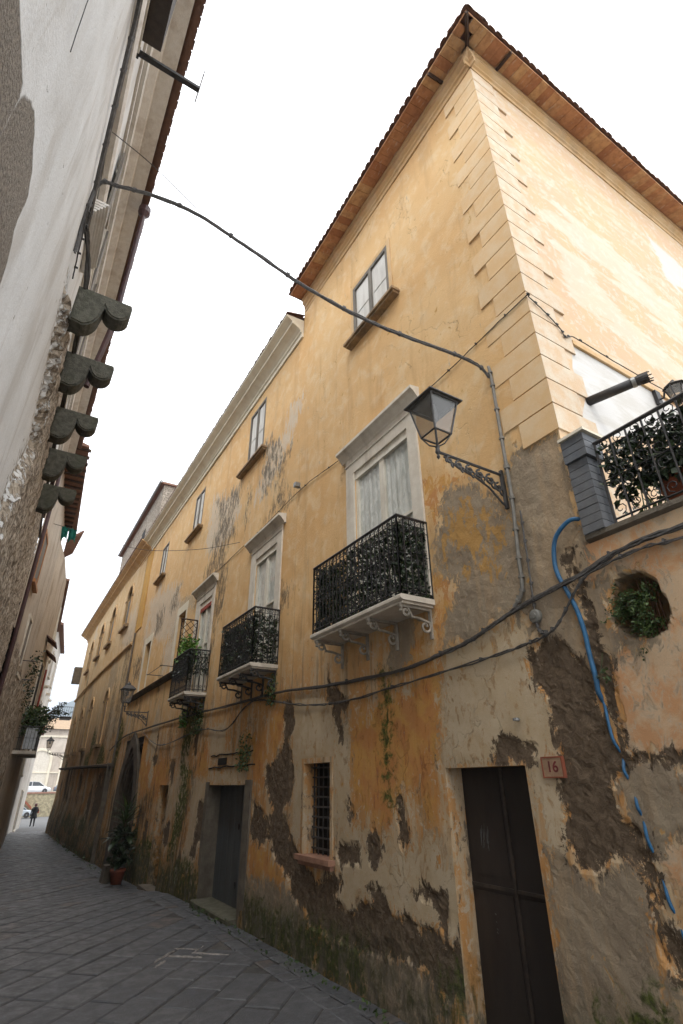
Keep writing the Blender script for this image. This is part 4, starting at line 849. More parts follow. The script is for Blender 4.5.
def lantern(name, loc, s, label, wall_dx, arm_z, wall_y=None, style='square', group=None):
    """street lantern on an ornate wall bracket; loc = bottom finial of the lantern"""
    L = empty(name, loc, label, 'street lamp', group); x, y, z = loc
    b0, b1, e, zt0, zt1 = .115*s, .19*s, .235*s, .24*s, .66*s
    f = MB()
    f.lathe([(.004, -.06*s), (.02*s, -.03*s), (.012*s, 0), (.03*s, .03*s), (.022*s, .08*s), (.028*s, .1*s), (.012*s, .13*s), (.012*s, zt0)], loc, 10)
    for sx in (-1, 1):
        for sy in (-1, 1):
            f.tube([(x+sx*b0, y+sy*b0, z+zt0), (x+sx*b1, y+sy*b1, z+zt1)], .011*s, 5)
            f.tube([(x, y, z+.10*s), (x+sx*b0*.5, y+sy*b0*.5, z+.13*s), (x+sx*b0, y+sy*b0, z+zt0)], .009*s, 5)
    for k, (ax, ay, bx, by) in enumerate(((-1, -1, 1, -1), (1, -1, 1, 1), (1, 1, -1, 1), (-1, 1, -1, -1))):
        f.tube([(x+ax*b0, y+ay*b0, z+zt0), (x+bx*b0, y+by*b0, z+zt0)], .012*s, 5); f.tube([(x+ax*b1, y+ay*b1, z+zt1), (x+bx*b1, y+by*b1, z+zt1)], .012*s, 5)
    f.build('frame', M['greyiron'], L)
    g = MB(); k0, k1 = b0-.006, b1-.006
    for ax, ay, bx, by in ((-1, -1, 1, -1), (1, -1, 1, 1), (1, 1, -1, 1), (-1, 1, -1, -1)):
        g.quad((x+ax*k0, y+ay*k0, z+zt0), (x+bx*k0, y+by*k0, z+zt0), (x+bx*k1, y+by*k1, z+zt1), (x+ax*k1, y+ay*k1, z+zt1))
    g.build('glass', M['lampglass'], L)
    r = MB(); q_ = 1.4142; r.lathe([(e*q_, zt1+.0), (e*q_, zt1+.015*s), (.12*s*q_, zt1+.13*s), (.07*s*q_, zt1+.16*s)], loc, 4, sq=True); r.lathe([(.075*s, zt1+.15*s), (.085*s, zt1+.18*s), (.06*s, zt1+.22*s), (.02*s, zt1+.245*s), (.004, zt1+.29*s)], loc, 12)
    r.lathe([(.03*s, zt1-.20*s), (.045*s, zt1-.13*s), (.03*s, zt1-.04*s), (.03*s, zt1)], loc, 10)
    r.build('roof', M['greyiron'], L)
    a = MB(); x1 = x+wall_dx; zz_ = z+arm_z; y1 = y if wall_y is None else wall_y
    W = lambda t, dz=0: (x+(x1-x)*t, y+(y1-y)*t, zz_+dz)
    a.tube([W(0), W(1)], .017*s, 6)
    D = math.hypot(x1-x, y1-y)
    def sp(t, dz, r0, r1, a0, a1): return [W(t+u/D, dz+v) for u, v in spiral(0, 0, r0*s, r1*s, a0, a1, 12)]
    for t, dz, rr in ((.16, -.055, .04), (.30, -.07, .048), (.46, -.085, .055), (.62, -.10, .06), (.78, -.125, .07), (.90, -.19, .06)):
        a.tube(sp(t, dz*s, rr*1.1, rr*.25, 90, 480), .014*s, 5, cap=False); a.tube(sp(t+.05, (dz-.045)*s, rr*.8, rr*.2, -90, -420), .012*s, 5, cap=False); a.tube(sp(t-.04, (dz-.02)*s, rr*.7, rr*.2, 0, 300), .011*s, 5, cap=False)
        a.lathe([(.004, -.02*s), (.02*s, 0), (.004, .02*s)], W(t, dz*s), 6)
    a.tube([W(.08, -.03*s), W(.3, -.12*s), W(.55, -.16*s), W(.75, -.24*s), W(.92, -.38*s), W(.99, -.42*s)], .013*s, 5)
    a.box(x1-.03 if wall_dx > 0 else x1-.01, x1+.01 if wall_dx > 0 else x1+.03, y1-.02*s, y1+.02*s, zz_-.44*s, zz_+.06*s)
    a.build('bracket', M['greyiron'], L)
    return L
lantern('street_lamp', (3.33, 3.47, 5.12), 1.0, 'big square-glassed street lantern on scrolled bracket nearest the quoined corner', .97, .035)
lantern('street_lamp', (3.48, 20.4, 4.30), 1.02, 'smaller looking street lantern on the bracket above the pointed portal', .82, -.05)
lantern('street_lamp', (3.15, 46.0, 4.1), 1.1, 'distant street lantern dark against the pale square at the end of the lane', 1.1, -.05)
lp = empty('wall_lantern', (6.75, 2.6, 6.75), 'small black lantern above the terrace railing on the return wall', 'wall lantern')
f = MB(); c = (6.8, 2.38, 6.55); f.lathe([(.16, .21), (.06, .28), (.03, .30), (.012, .34)], c, 6); f.lathe([(.03, -.05), (.08, -.02), (.08, 0)], c, 6)
for k in range(6): a = k*math.pi/3; f.tube([(c[0]+.075*math.cos(a), c[1]+.075*math.sin(a), c[2]), (c[0]+.13*math.cos(a), c[1]+.13*math.sin(a), c[2]+.21)], .009, 4)
f.tube([(6.8, 2.66, 6.72), (6.8, 2.55, 6.70), (6.8, 2.5, 6.84), (6.8, 2.38, 6.88)], .014, 6); f.box(6.74, 6.86, 2.60, 2.645, 6.62, 6.86); f.build('frame', M['iron'], lp)
f = MB(); f.lathe([(.068, 0), (.12, .20)], c, 6); f.build('glass', M['lampglass'], lp)

# ------------------------------------------------------------------ cables on the facade
def smoothpath(P, n=8):
    P = [Vector(p) for p in P]; out = []
    for i in range(len(P)-1):
        a = P[max(i-1, 0)]; b = P[i]; c = P[i+1]; d = P[min(i+2, len(P)-1)]
        for k in range(n):
            t = k/n; out.append(.5*((2*b)+(c-a)*t+(2*a-5*b+4*c-d)*t*t+(-a+3*b-3*c+d)*t**3))
    out.append(P[-1]); return out
def cable(name, P, r, strands, m, label, cat='cable', clips=0, loc=None, twist=0, wob=.004, n=8):
    S = smoothpath(P, n); mb = MB()
    for s_ in range(strands):
        a0 = 2*math.pi*s_/max(1, strands); off = 0 if strands == 1 else r*1.05; Q = []
        for i, p in enumerate(S):
            a = a0+twist*i; Q.append(p+Vector((math.cos(a)*off*.6, math.cos(a)*off*.2, math.sin(a)*off))+Vector((random.gauss(0, wob)*.3, 0, random.gauss(0, wob))))
        mb.tube(Q, r, 5)
    if clips:
        for i in range(clips, len(S)-1, clips): mb.tube([S[i]-(S[i+1]-S[i]).normalized()*.012, S[i]+(S[i+1]-S[i]).normalized()*.012], r*(1 if strands == 1 else 1.75)*1.12, 8); mb.box(S[i].x-.012, S[i].x+.03, S[i].y-.008, S[i].y+.008, S[i].z+r, S[i].z+r*3.4)
    return tag(mb.build(name, M[m], loc=loc or tuple(S[0])), label, cat)
XW = X0-.045
cable('wall_cable', [(XW, -3, 3.6), (XW, .5, 3.74), (XW, 1.78, 3.79), (XW, 2.33, 3.78), (XW, 2.76, 3.69), (XW, 3.4, 3.6), (XW, 3.85, 3.50), (XW, 4.25, 3.40), (XW, 4.7, 3.35), (XW, 5.57, 3.29), (XW, 7.4, 3.36), (XW, 9.26, 3.5), (XW, 11.9, 3.56), (XW, 14.98, 3.65), (XW, 19.6, 3.71), (XW, 24, 3.7), (XW-.05, 26.5, 3.3)], .013, 4, 'cable', 'thick bundle of grey cables sagging along the whole ochre front', clips=13, twist=.12)
cable('wall_cable', [(XW, -3, 3.45), (XW, .5, 3.62), (XW, 1.81, 3.70), (XW, 2.16, 3.73), (XW, 2.65, 3.68), (XW, 2.85, 3.55), (XW, 3.06, 3.34), (XW, 3.22, 3.25), (XW, 3.5, 3.2), (XW, 4.14, 3.16), (XW, 5.59, 3.11), (XW, 7.09, 3.07), (XW, 8.42, 3.18), (XW, 10.2, 3.47), (XW, 11.0, 3.42), (XW, 12.09, 3.06), (XW, 14, 3.2), (XW, 17.86, 3.06), (XW, 20.5, 3.6)], .009, 2, 'cable', 'thinner twisted pair of cables slung below the thick bundle', clips=9, twist=.8)
cable('conduit', [(X0-.03, 3.36, 6.72), (X0-.03, 3.35, 6.4), (X0-.03, 3.36, 5.6), (X0-.03, 3.37, 4.8), (X0-.03, 3.42, 4.1), (X0-.03, 3.45, 3.75), (X0-.04, 3.58, 3.6)], .017, 2, 'conduit', 'pair of grey conduits clipped vertically beside the bracket of the big lantern', 'conduit', clips=4, wob=.001)
cable('riser_wire', [(X0-.03, 3.29, 4.6), (X0-.03, 3.31, 4.1), (X0-.03, 3.34, 3.5), (X0-.03, 3.33, 3.3), (X0-.03, 3.24, 3.26)], .008, 2, 'cable', 'thin loose wire running down through the round junction box', 'wire', clips=3)
jb = MB(); jb.lathe([(.07, 0), (.07, .03), (.055, .045), (.03, .05), (.03, .06), (.004, .062)], (0, 0, 0), 16); jb.v = [(X0-p[2]-.005, 3.35+p[0], 3.45+p[1]) for p in jb.v]
obj1(jb, 'junction_box', mat('grey_plastic', (.22,.215,.19), (.16,.155,.14), .6), (X0, 3.35, 3.45), 'round grey junction box under the crossing cables', 'junction box')
cable('span_cable', [(-.55, 4.9, 7.4), (-.55, 4.7, 7.9), (-.5, 4.54, 8.23), (-.29, 4.49, 8.27), (.14, 4.38, 8.26), (.61, 4.27, 8.14), (1.23, 4.12, 7.78), (1.85, 3.97, 7.40), (2.47, 3.82, 7.12), (3.1, 3.67, 6.95), (3.77, 3.51, 6.84), (4.12, 3.41, 6.72), (4.25, 3.37, 6.55)], .014, 4, 'cable', 'thick cable bundle crossing the lane high up from the grey house', clips=9, twist=.1)
cable('string_cable', [(X0-.015, 16.0, 7.45), (X0-.015, 12, 7.5), (X0-.015, 10.91, 7.5), (X0-.015, 8.76, 7.58), (X0-.015, 7.09, 7.42), (X0-.015, 5, 7.26), (X0-.03, 4.27, 7.2), (X0-.03, 3.4, 7.24), (X0-.035, 2.64, 7.27), (X0+.0, 2.61, 7.25), (4.6, 2.61, 7.12), (4.8, 2.61, 6.98), (4.86, 2.61, 6.88), (5.1, 2.61, 6.98), (6, 2.61, 6.97), (7.5, 2.61, 7.0), (9, 2.61, 7.0)], .007, 1, 'cable_dark', 'thin dark wire along the upper front and round the quoined corner', 'wire', clips=5, wob=.003)
cable('clothesline', [(-.1, 14, 7.92), (.66, 14, 7.84), (2.08, 14.0, 7.68), (3.4, 13.2, 7.66), (X0-.02, 12.3, 7.72)], .007, 1, 'cable_dark', 'washing line sagging across the lane with a green cloth on it', 'line', wob=0)
mb = MB()
for (u0, u1, dz) in ((.10, .26, .0), (.27, .46, .02)):
    n = 8; 
    for i in range(n):
        for j in range(6):
            def P_(i_, j_): t = i_/n; s_ = j_/6; return (u0+(u1-u0)*t*(1-.2*s_)+.05*s_, 14+.03*math.sin(i_*1.3+s_*3), 7.90-dz-s_*(.42-.14*abs(math.sin(t*3))))
            mb.quad(P_(i, j), P_(i+1, j), P_(i+1, j+1), P_(i, j+1))
cl_ = obj1(mb, 'green_cloth', M['cloth'], (.28, 14, 7.9), 'small green cloth hanging on the washing line at left', 'cloth')
# camera-like fitting and studs on the wall
mb = MB(); mb.tube([(X0, 8.75, 7.62), (X0-.10, 8.75, 7.64)], .015, 6); mb.box(X0-.16, X0-.04, 8.70, 8.80, 7.62, 7.72)
obj1(mb, 'wall_fitting', M['galv'], (X0, 8.75, 7.62), 'small grey fitting stuck on the wall between the two upper cornices', 'wall fitting')
mb = MB(); mb.tube([(X0+.01, 3.77, 2.53), (X0-.05, 3.77, 2.53)], .014, 8); mb.lathe([(.03, -.012), (.03, .012)], (X0-.05, 3.77, 2.53), 8)
obj1(mb, 'wall_hook', M['galv'], (X0, 3.77, 2.53), 'small metal stud in the plaster above the brown street door', 'hook')
# blue pipe chased into the wall
P = [(X0+.10, 2.60, 4.20), (X0-.02, 2.70, 4.25), (X0-.04, 2.82, 4.22), (X0-.04, 2.94, 4.12), (X0-.03, 3.0, 3.95), (X0-.025, 3.0, 3.77), (X0-.02, 2.90, 3.45), (X0-.02, 2.86, 3.2), (X0-.02, 2.86, 3.0), (X0-.02, 2.85, 2.77), (X0-.01, 2.86, 2.66), (X0+.06, 2.86, 2.56)]
bp_ = empty('blue_pipe', (X0, 2.8, 3), 'bright blue plastic pipe snaking down a chase from the grey pier', 'pipe')
mb = MB(); mb.tube(smoothpath(P, 6), .022, 8); mb.build('pipe_run', M['blue'], bp_, smooth=True)
mb = MB(); Q = [(2.86, 2.62), (2.845, 2.5), (2.84, 2.40), (2.83, 2.28), (2.81, 2.17), (2.795, 2.06), (2.78, 1.95), (2.755, 1.82), (2.745, 1.74), (2.73, 1.60), (2.71, 1.45), (2.68, 1.24), (2.66, 1.14), (2.63, 1.0), (2.61, .85)]
mb.tube(smoothpath([(X0+(.03, .01, .0, .0, .045, -.005, .045, -.005, .02, -.012, .03, -.012, .02, -.012, .0)[k], a, b) for k, (a, b) in enumerate(Q)], 5), .013, 7); mb.build('sunken_run', M['blue'], bp_, smooth=True)
# ferns in the wall cavity
fp = MB()
for k in range(40):
    a = random.uniform(0, 6.28); st = Vector((X0+.16, 2.38+random.uniform(-.14, .16), 3.24+random.uniform(-.2, .2))); e = st+Vector((-random.uniform(.12, .28), random.uniform(-.16, .14), random.uniform(-.2, .14)))
    fp.tube([st, (st+e)/2+Vector((0, 0, .03)), e], .003, 3)
    for t in np.linspace(.3, 1, 9): p = st.lerp(e, t); leaves(fp, lambda p=p: p+Vector((random.gauss(0, .012), random.gauss(0, .02), random.gauss(0, .02))), 3, .017)
obj1(fp, 'wall_fern', M['leaf'], (X0+.15, 2.33, 3.1), 'bushy fern growing out of the broken hole in the peeling wall', 'fern')
gr = MB()
for k in range(5): gr.tube([(X0+.10, 2.20+.035*k, 3.03), (X0+.10, 2.20+.035*k, 3.55)], .007, 5)
obj1(gr, 'rusty_grate', mat('rust', (.10,.045,.025), (.06,.03,.02), .9, 14, .5), (X0+.1, 2.27, 3.05), 'rusty iron grate inside the fern hole', 'grate')
fp = MB(); leaves(fp, (X0-.06, X0, 2.70, 2.84, 2.74, 2.86), 22, .02); fp.tube([(X0, 2.75, 2.98), (X0-.02, 2.76, 2.9), (X0-.02, 2.8, 2.8)], .003, 3)
obj1(fp, 'wall_weed', M['leaf'], (X0, 2.75, 2.9), 'tiny weed sprouting from the peach plaster below the fern hole', 'weed')
# hanging weeds on the wall and under balconies
def tuft(label, box, n, size, m='leaf', name='wall_weed', droop=1.0):
    mb = MB(); y0, y1, z0, z1 = box
    for k in range(int(n/10)):
        yc = random.uniform(y0, y1); zt = random.uniform((z0+z1)/2, z1); 
        for j in range(10): p = Vector((X0-random.uniform(0, .10), yc+random.gauss(0, .03), zt-(zt-z0)*j/10)); leaves(mb, lambda p=p: p, 1, size, droop=droop)
    obj1(mb, name, M[m], (X0, (y0+y1)/2, z1), label, 'weed')
tuft('green weed clump growing from the crack above the grey gate', (10.6, 11.1, 2.2, 3.0), 260, .028)
tuft('weeds trailing beneath the near end of the middle balcony', (9.5, 9.9, 3.3, 4.0), 240, .028)
tuft('long weeds hanging under the near end of the trellised balcony', (13.8, 14.5, 3.1, 4.0), 340, .034)
tuft('weed trailing from the far end of the trellised balcony', (15.2, 15.9, 3.4, 3.9), 160, .04, 'bright')
# trellis and plant on third balcony
tr = MB(); yy_ = 15.3; a0, a1, z0, z1 = 3.78, 4.24, 5.2, 6.32
for p in (((a0, z0), (a0, z1)), ((a1, z0), (a1, z1)), ((a0, z1), (a1, z1)), ((a0, z0), (a1, z0))): tr.tube([(p[0][0], yy_, p[0][1]), (p[1][0], yy_, p[1][1])], .02, 4)
for k in range(-4, 6):
    for sg in (1, -1):
        pts = []
        for t in np.linspace(0, 1, 21):
            x = a0+(a1-a0)*t; z = z0+.2*k+(x-a0)*1.0 if sg > 0 else z1-.2*k-(x-a0)*1.0
            if z0 <= z <= z1: pts.append((x, yy_+.012*sg, z))
        if len(pts) > 1: tr.tube([pts[0], pts[-1]], .009, 4)
obj1(tr, 'trellis', M['timber'], (4, 15.3, 5.16), 'dark diagonal trellis panel at the far end of the third balcony', 'trellis')
bp = MB(); leaves(bp, (3.80, 4.25, 14.95, 15.45, 5.0, 5.75), 420, .06); 
obj1(bp, 'climbing_plant', M['bright'], (4, 15.2, 4.1), 'fresh light green climber in front of the trellis on the third balcony', 'plant')
# house number
pl = empty('house_number', (X0-.01, 3.46, 2.1), 'small terracotta house number tile 16 beside the brown street door', 'sign')
mb = MB(); mb.box(X0-.022, X0+.01, 3.36, 3.565, 2.03, 2.18); mb.build('tile', M['plate'], pl)
mb = MB(); mb.box(X0-.028, X0+.01, 3.35, 3.575, 2.18, 2.192); mb.box(X0-.028, X0+.01, 3.35, 3.575, 2.02, 2.03); mb.box(X0-.028, X0+.01, 3.565, 3.577, 2.03, 2.18); mb.box(X0-.028, X0+.01, 3.348, 3.36, 2.03, 2.18); mb.build('rim', M['pot'], pl)
def text_mesh(s, size, M4, name, m, parent):
    cu = bpy.data.curves.new(name, 'FONT'); cu.body = s; cu.size = size; cu.extrude = .0015; cu.offset = .0018; cu.align_x = 'CENTER'; cu.align_y = 'CENTER'
    to = bpy.data.objects.new(name, cu); COL.objects.link(to); dg = bpy.context.evaluated_depsgraph_get()
    me = bpy.data.meshes.new_from_object(to.evaluated_get(dg)); bpy.data.objects.remove(to); me.transform(Matrix.Translation(-ORG[parent.name]) @ M4); me.materials.clear(); me.materials.append(m)
    o = bpy.data.objects.new(name, me); COL.objects.link(o); o.parent = parent; ORG[o.name] = ORG[parent.name]; return o
Mt = Matrix(((0, 0, -1, X0-.0235), (-1, 0, 0, 3.463), (0, 1, 0, 2.105), (0, 0, 0, 1)))
text_mesh('16', .125, Mt, 'number', M['platepaint'], pl)

# ================================================================== potted palm by the portal
pp = empty('potted_palm', (3.86, 19.2, -.60), 'tall spiky potted palm with broad leaves in terracotta beside the dark portal', 'potted plant')
mb = MB(); mb.lathe([(.14, 0), (.20, .32), (.225, .33), (.225, .40), (.19, .40), (.18, .34), (.0, .33)], (3.86, 19.2, -.60), 20); mb.build('pot', M['pot'], pp, smooth=True)
mb = MB()
def blade(mb, base, az, el, L, w, droop):
    pts = []; n = 6; d = Vector((math.cos(az)*math.cos(el), math.sin(az)*math.cos(el), math.sin(el))); sd = Vector((-math.sin(az), math.cos(az), 0))
    for i in range(n+1):
        t = i/n; p = base+d*L*t-Vector((0, 0, droop*L*t*t)); ww = w*math.sin(math.pi*min(1, .12+t*.88))**.7
        pts.append((p-sd*ww, p+Vector((0, 0, -ww*.3)), p+sd*ww))
    vs = [q for r3 in pts for q in r3]; mb.add(vs, [(3*i+k, 3*i+k+1, 3*i+k+4, 3*i+k+3) for i in range(n) for k in (0, 1)])
for k in range(70): blade(mb, Vector((3.86, 19.2, 1.15))+Vector((random.gauss(0, .03), random.gauss(0, .03), random.uniform(-.3, .2))), random.uniform(0, 6.28), random.uniform(.1, 1.4), random.uniform(.5, .85), .022, random.uniform(.05, .35))
mb.build('crown', M['leaf'], pp)
mb = MB()
for k in range(42): blade(mb, Vector((3.86, 19.2, -.15))+Vector((random.gauss(0, .12), random.gauss(0, .15), random.uniform(0, .9))), random.uniform(0, 6.28), random.uniform(.0, 1.0), random.uniform(.3, .6), random.uniform(.05, .11), random.uniform(.2, .7))
leaves(mb, (3.6, 4.15, 18.9, 19.5, -.1, .9), 300, .065); mb.build('foliage', M['ivy'], pp)
mb = MB(); mb.tube([(3.86, 19.2, -.2), (3.88, 19.22, .5), (3.86, 19.2, 1.1)], .04, 8); mb.build('stem', M['bark'], pp)
mb = MB(); mb.prism([(3.55, -.68), (3.6, -.18), (3.84, -.14), (3.88, -.68)], 1, 19.75, 20.2); obj1(mb, 'kerb_stone', M['cement'], (3.7, 20, -.65), 'short worn stone block standing beside the terracotta palm pot', 'stone block')
fp = MB(); leaves(fp, (3.95, 4.2, 7.2, 13, -.25, -.12), 240, .03); leaves(fp, (4.0, 4.2, 5.5, 7, -.22, -.12), 40, .03); leaves(fp, (3.85, 4.1, 21, 40, -.85, -.6), 200, .05)
obj1(fp, 'kerb_weeds', M['leaf'], (4.1, 10, -.2), 'thin weeds sprouting along the foot of the right wall', 'weeds')['kind'] = 'stuff'

# ================================================================== STREET
GY = [-60, -4, 11, 15, 18, 24, 37, 46, 57, 80, 84, 400, 3000]; GZ = [-.2, -.2, -.2, -.3, -.55, -.72, -.80, -.87, -1.1, -1.4, -1.45, -6, -40]
def gz(y): return float(np.interp(y, GY, GZ))
def sheet(name, xs, ys, off, m, kind='structure', wob=0):
    X, Y = np.meshgrid(xs, ys); z = np.interp(Y.ravel(), GY, GZ)+off
    mb = MB(); mb.v = np.stack([X.ravel(), Y.ravel(), z], 1).tolist(); n = len(xs); mb.f = [(j*n+i, j*n+i+1, j*n+n+i+1, j*n+n+i) for j in range(len(ys)-1) for i in range(n-1)]
    o = mb.build(name, m, loc=(0, 0, 0)); o['kind'] = kind; return o
def stone_mat():
    t = NT('basalt_paving'); P = t.pos(); n1 = t.noise(P, 5, 7, .65); n2 = t.noise(P, 45, 5, .65); pit = t.n('ShaderNodeTexVoronoi'); t.t.links.new(P, pit.inputs['Vector']); pit.inputs['Scale'].default_value = 55
    r = t.rand(); big = t.noise(P, .8, 3)
    c = t.mix(r, (.078,.081,.089), (.125,.125,.128)); c = t.mix(t.ramp(r, .93, .97), c, (.12,.095,.08)); c = t.mix(t.ramp(n1, .4, .62), c, (.085,.086,.09)); c = t.mix(t.ramp(n2, .55, .72, 0, .5), c, (.24,.235,.23)); c = t.mix(t.ramp(big, .5, .7, 0, .4), c, (.075,.075,.078))
    h = t.math('ADD', t.math('MULTIPLY', n1, 1.2), t.math('ADD', t.math('MULTIPLY', n2, .6), t.math('MULTIPLY', t.ramp(pit.outputs[0], .0, .35), .35)))
    rg = t.ramp(n1, .3, .7, .42, .72)
    return t.bsdf(c, rg, t.bump(h, .75, .012), 0, .5)
M['paving'] = stone_mat()
def joint_mat():
    t = NT('joint_dirt'); P = t.pos(); n = t.noise(P, 12, 6, .65); c = t.mix(t.ramp(n, .35, .65), (.06,.057,.053), (.11,.105,.095))
    v = t.n('ShaderNodeVectorMath', operation='DISTANCE'); t.t.links.new(P, v.inputs[0]); v.inputs[1].default_value = (3.1, 9.4, -.2)
    d = t.math('ADD', v.outputs['Value'], t.math('MULTIPLY', t.noise(P, 2.5, 6, .7), 1.6)); c = t.mix(t.ramp(d, 1.75, 1.5, 0, .25), c, (.2,.18,.16))
    return t.bsdf(c, .95, t.bump(n, .8, .01), 0, .2)
M['joint'] = joint_mat()
M['asphalt'] = mat('square_asphalt', (.16,.16,.16), (.13,.13,.13), .9, 4, .4, .01)
sheet('ground', [-3000, -400, -60, -20, -4, 8, 30, 80, 400, 3000], [-60, -10, 0, 11, 15, 18, 24, 37, 46, 57, 70, 80, 84, 400, 3000], -.06, M['asphalt'])
sheet('street_bed', list(np.linspace(-1.4, 4.6, 13)), [-6, -3, 0, 4, 8, 11, 15, 18, 24, 30, 37, 42, 46, 49], -.013, M['joint'])
def slab(mb, c, ang, L, W, gap=.012, lift=0):
    ca, sa = math.cos(ang), math.sin(ang); tilt = (random.gauss(0, .007), random.gauss(0, .007)); dz = random.gauss(0, .0025)+lift; j = lambda: random.uniform(-.012, .012)
    co = [(-L/2+gap+j(), -W/2+gap+j()), (L/2-gap+j(), -W/2+gap+j()), (L/2-gap+j(), W/2-gap+j()), (-L/2+gap+j(), W/2-gap+j())]
    def P_(u, v, z): x = c[0]+u*ca-v*sa; y = c[1]+u*sa+v*ca; return (x, y, gz(y)+dz+z+tilt[0]*u+tilt[1]*v)
    b = .018; vs = [P_(u, v, -.035) for u, v in co]+[P_(u, v, -.010) for u, v in co]+[P_(u*(1-b/abs(u)), v*(1-b/abs(v)), 0) for u, v in co]
    mb.add(vs, [(0, 1, 5, 4), (1, 2, 6, 5), (2, 3, 7, 6), (3, 0, 4, 7), (4, 5, 9, 8), (5, 6, 10, 9), (6, 7, 11, 10), (7, 4, 8, 11), (8, 9, 10, 11)])
mb = MB(); ang = R(47); W_ = .45
def in_street(x, y): return -1.3 < x < (3.74 if y < 26 else 4.1) and -5.5 < y < 48.5
ca, sa = math.cos(ang), math.sin(ang); v = -60
for iv in range(-110, 160):
    v = iv*W_; u = -70+random.uniform(0, .6)
    while u < 70:
        L = random.uniform(.45, .95); cu_ = u+L/2; x = 2+cu_*ca-v*sa; y = 15+cu_*sa+v*ca
        if in_street(x, y): slab(mb, (x, y), ang+random.gauss(0, .012), L, W_*random.uniform(.93, 1.0), gap=random.uniform(.003, .008))
        u += L
y = -5.5
while y < 26:
    L = random.uniform(.26, .5); slab(mb, (4.12, y+L/2), R(90), L, .30, lift=.008); slab(mb, (3.84, y+L*.3), R(90), L, .27, lift=.008); y += L
pm = MB()
for (x, y, a_, L) in ((2.75, 9.55, 48, .55), (3.0, 9.35, -40, .5), (3.25, 9.6, 48, .4), (3.35, 9.3, -42, .55), (3.1, 9.75, -40, .35), (2.6, 9.2, 48, .3)):
    k = []
    for i in range(9): t_ = L*(i/8-.5); k.append((x+t_*math.cos(R(a_))+random.gauss(0, .006), y+t_*math.sin(R(a_))+random.gauss(0, .006), gz(y)-.004+random.uniform(-.004, .004)))
    pm.tube(k, [random.uniform(.010, .024) for _ in k], 5)
mo_ = pm.build('mortar_smears', mat('pale_mortar', (.36,.33,.30), (.24,.22,.20), .95, 20, .6, .005), loc=(3, 9.5, -.2)); mo_['kind'] = 'structure'
pv = mb.build('street_paving', M['paving'], loc=(0, 0, 0)); pv['kind'] = 'structure'

# ================================================================== LEFT SIDE OF THE LANE
XL = -.58
lh = empty('grey_corbelled_house', (XL, 5, -.2), 'near left house, grey-white render above rough stone, with a row of stone corbels', 'house')
def lwall(name, parent, m, x0, y0, x1, y1, z0, z1, data=(), holes=(), step=.06, amp=1.0):
    def xf(y): return (x1-x0)*(np.asarray(y)-y0)/(y1-y0)
    return rough_wall(name, parent, m, y0, y1, z0, z1, list(holes), x=x0, data=[('rough' if k == 'rough' else k, p) for k, p in data], ystep=step, zstep=step, flip=-1, xf=xf, amp=amp, sink=.12, batter=0)
LH = [(2.75, 3.7, 9.95, 11.9), (7.0, 8.2, 9.9, 12.0), (10.2, 11.4, 9.9, 12.0)]
lwall('street_wall', lh, M['left'], XL, -4.5, XL, 19.2, -.6, 12.95, LEFT_WEAR, LH, step=.08)
mb = MB(); mb.box(-8, XL-.35, -4.5, 19.2, -.5, 12.9); mb.build('inner_block', M['dark'], lh)
def lprism(prof, y0, y1, nm, m, parent, x=XL):
    mb = MB(); mb.prism([(x+a, z) for a, z in prof], 1, y0, y1); return mb.build(nm, M[m], parent)
lprism([(0, 12.55), (.10, 12.55), (.12, 12.7), (.25, 12.78), (.27, 12.86), (.52, 12.90), (.52, 12.96), (-.2, 12.98)], -4.5, 19.2, 'cornice', 'white', lh)
lprism([(0, 9.35), (.07, 9.37), (.10, 9.46), (.10, 9.52), (0, 9.56)], -4.5, 19.2, 'string_course', 'white', lh)
lprism([(0, 12.05), (.05, 12.05), (.05, 12.2), (0, 12.2)], -4.5, 19.2, 'fascia', 'white', lh)
tl = MB(); y = -2
while y < 18.6: barrel(tl, (XL+.675+random.uniform(-.01, .01), y, 12.99), (-1, 0, 0), .5, r=.075, n=5, rise=.3); y += .17
tl.add([(XL+.66, -4.5, 12.975), (XL+.66, 18.6, 12.975), (-4.5, 18.6, 14.4), (-4.5, -4.5, 14.4), (-8.2, -4.5, 12.9), (-8.2, 19.2, 12.9), (-4.5, 19.2, 14.4)], [(0, 1, 2, 3), (3, 2, 6, 5, 4)]); tl.build('roof', M['tile'], lh)
for i, h in enumerate(LH):
    y0, y1, z0, z1 = h; f = MB()
    f.box(XL-.02, XL+.05, y0-.10, y0, z0, z1+.10); f.box(XL-.02, XL+.05, y1, y1+.10, z0, z1+.10); f.box(XL-.02, XL+.05, y0, y1, z1, z1+.10); f.box(XL-.02, XL+.10, y0-.15, y1+.15, z0-.09, z0)
    w = f.build('window', M['stone'], lh); f = MB(); f.box(XL-.18, XL-.14, y0, y1, z0, z1); f.build('pane', M['dark'], w)
    f = MB()
    if i == 0: f.box(XL-.02, XL+.32, y0+.1, y1+.05, z0+.02, z0+1.6)
    else:
        f.box(XL+.05, XL+.09, y0-.5, y0-.02, z0, z1); f2 = MB(); f2.box(XL+.05, XL+.09, y1+.02, y1+.5, z0, z1); f2.build('shutter', M['greywood'], w)
    f.build('shutter', mat('dark_brown_shutter', (.07,.055,.045), (.045,.036,.03), .8, 8, .4, .004, streak=True) if i == 0 else M['greywood'], w)
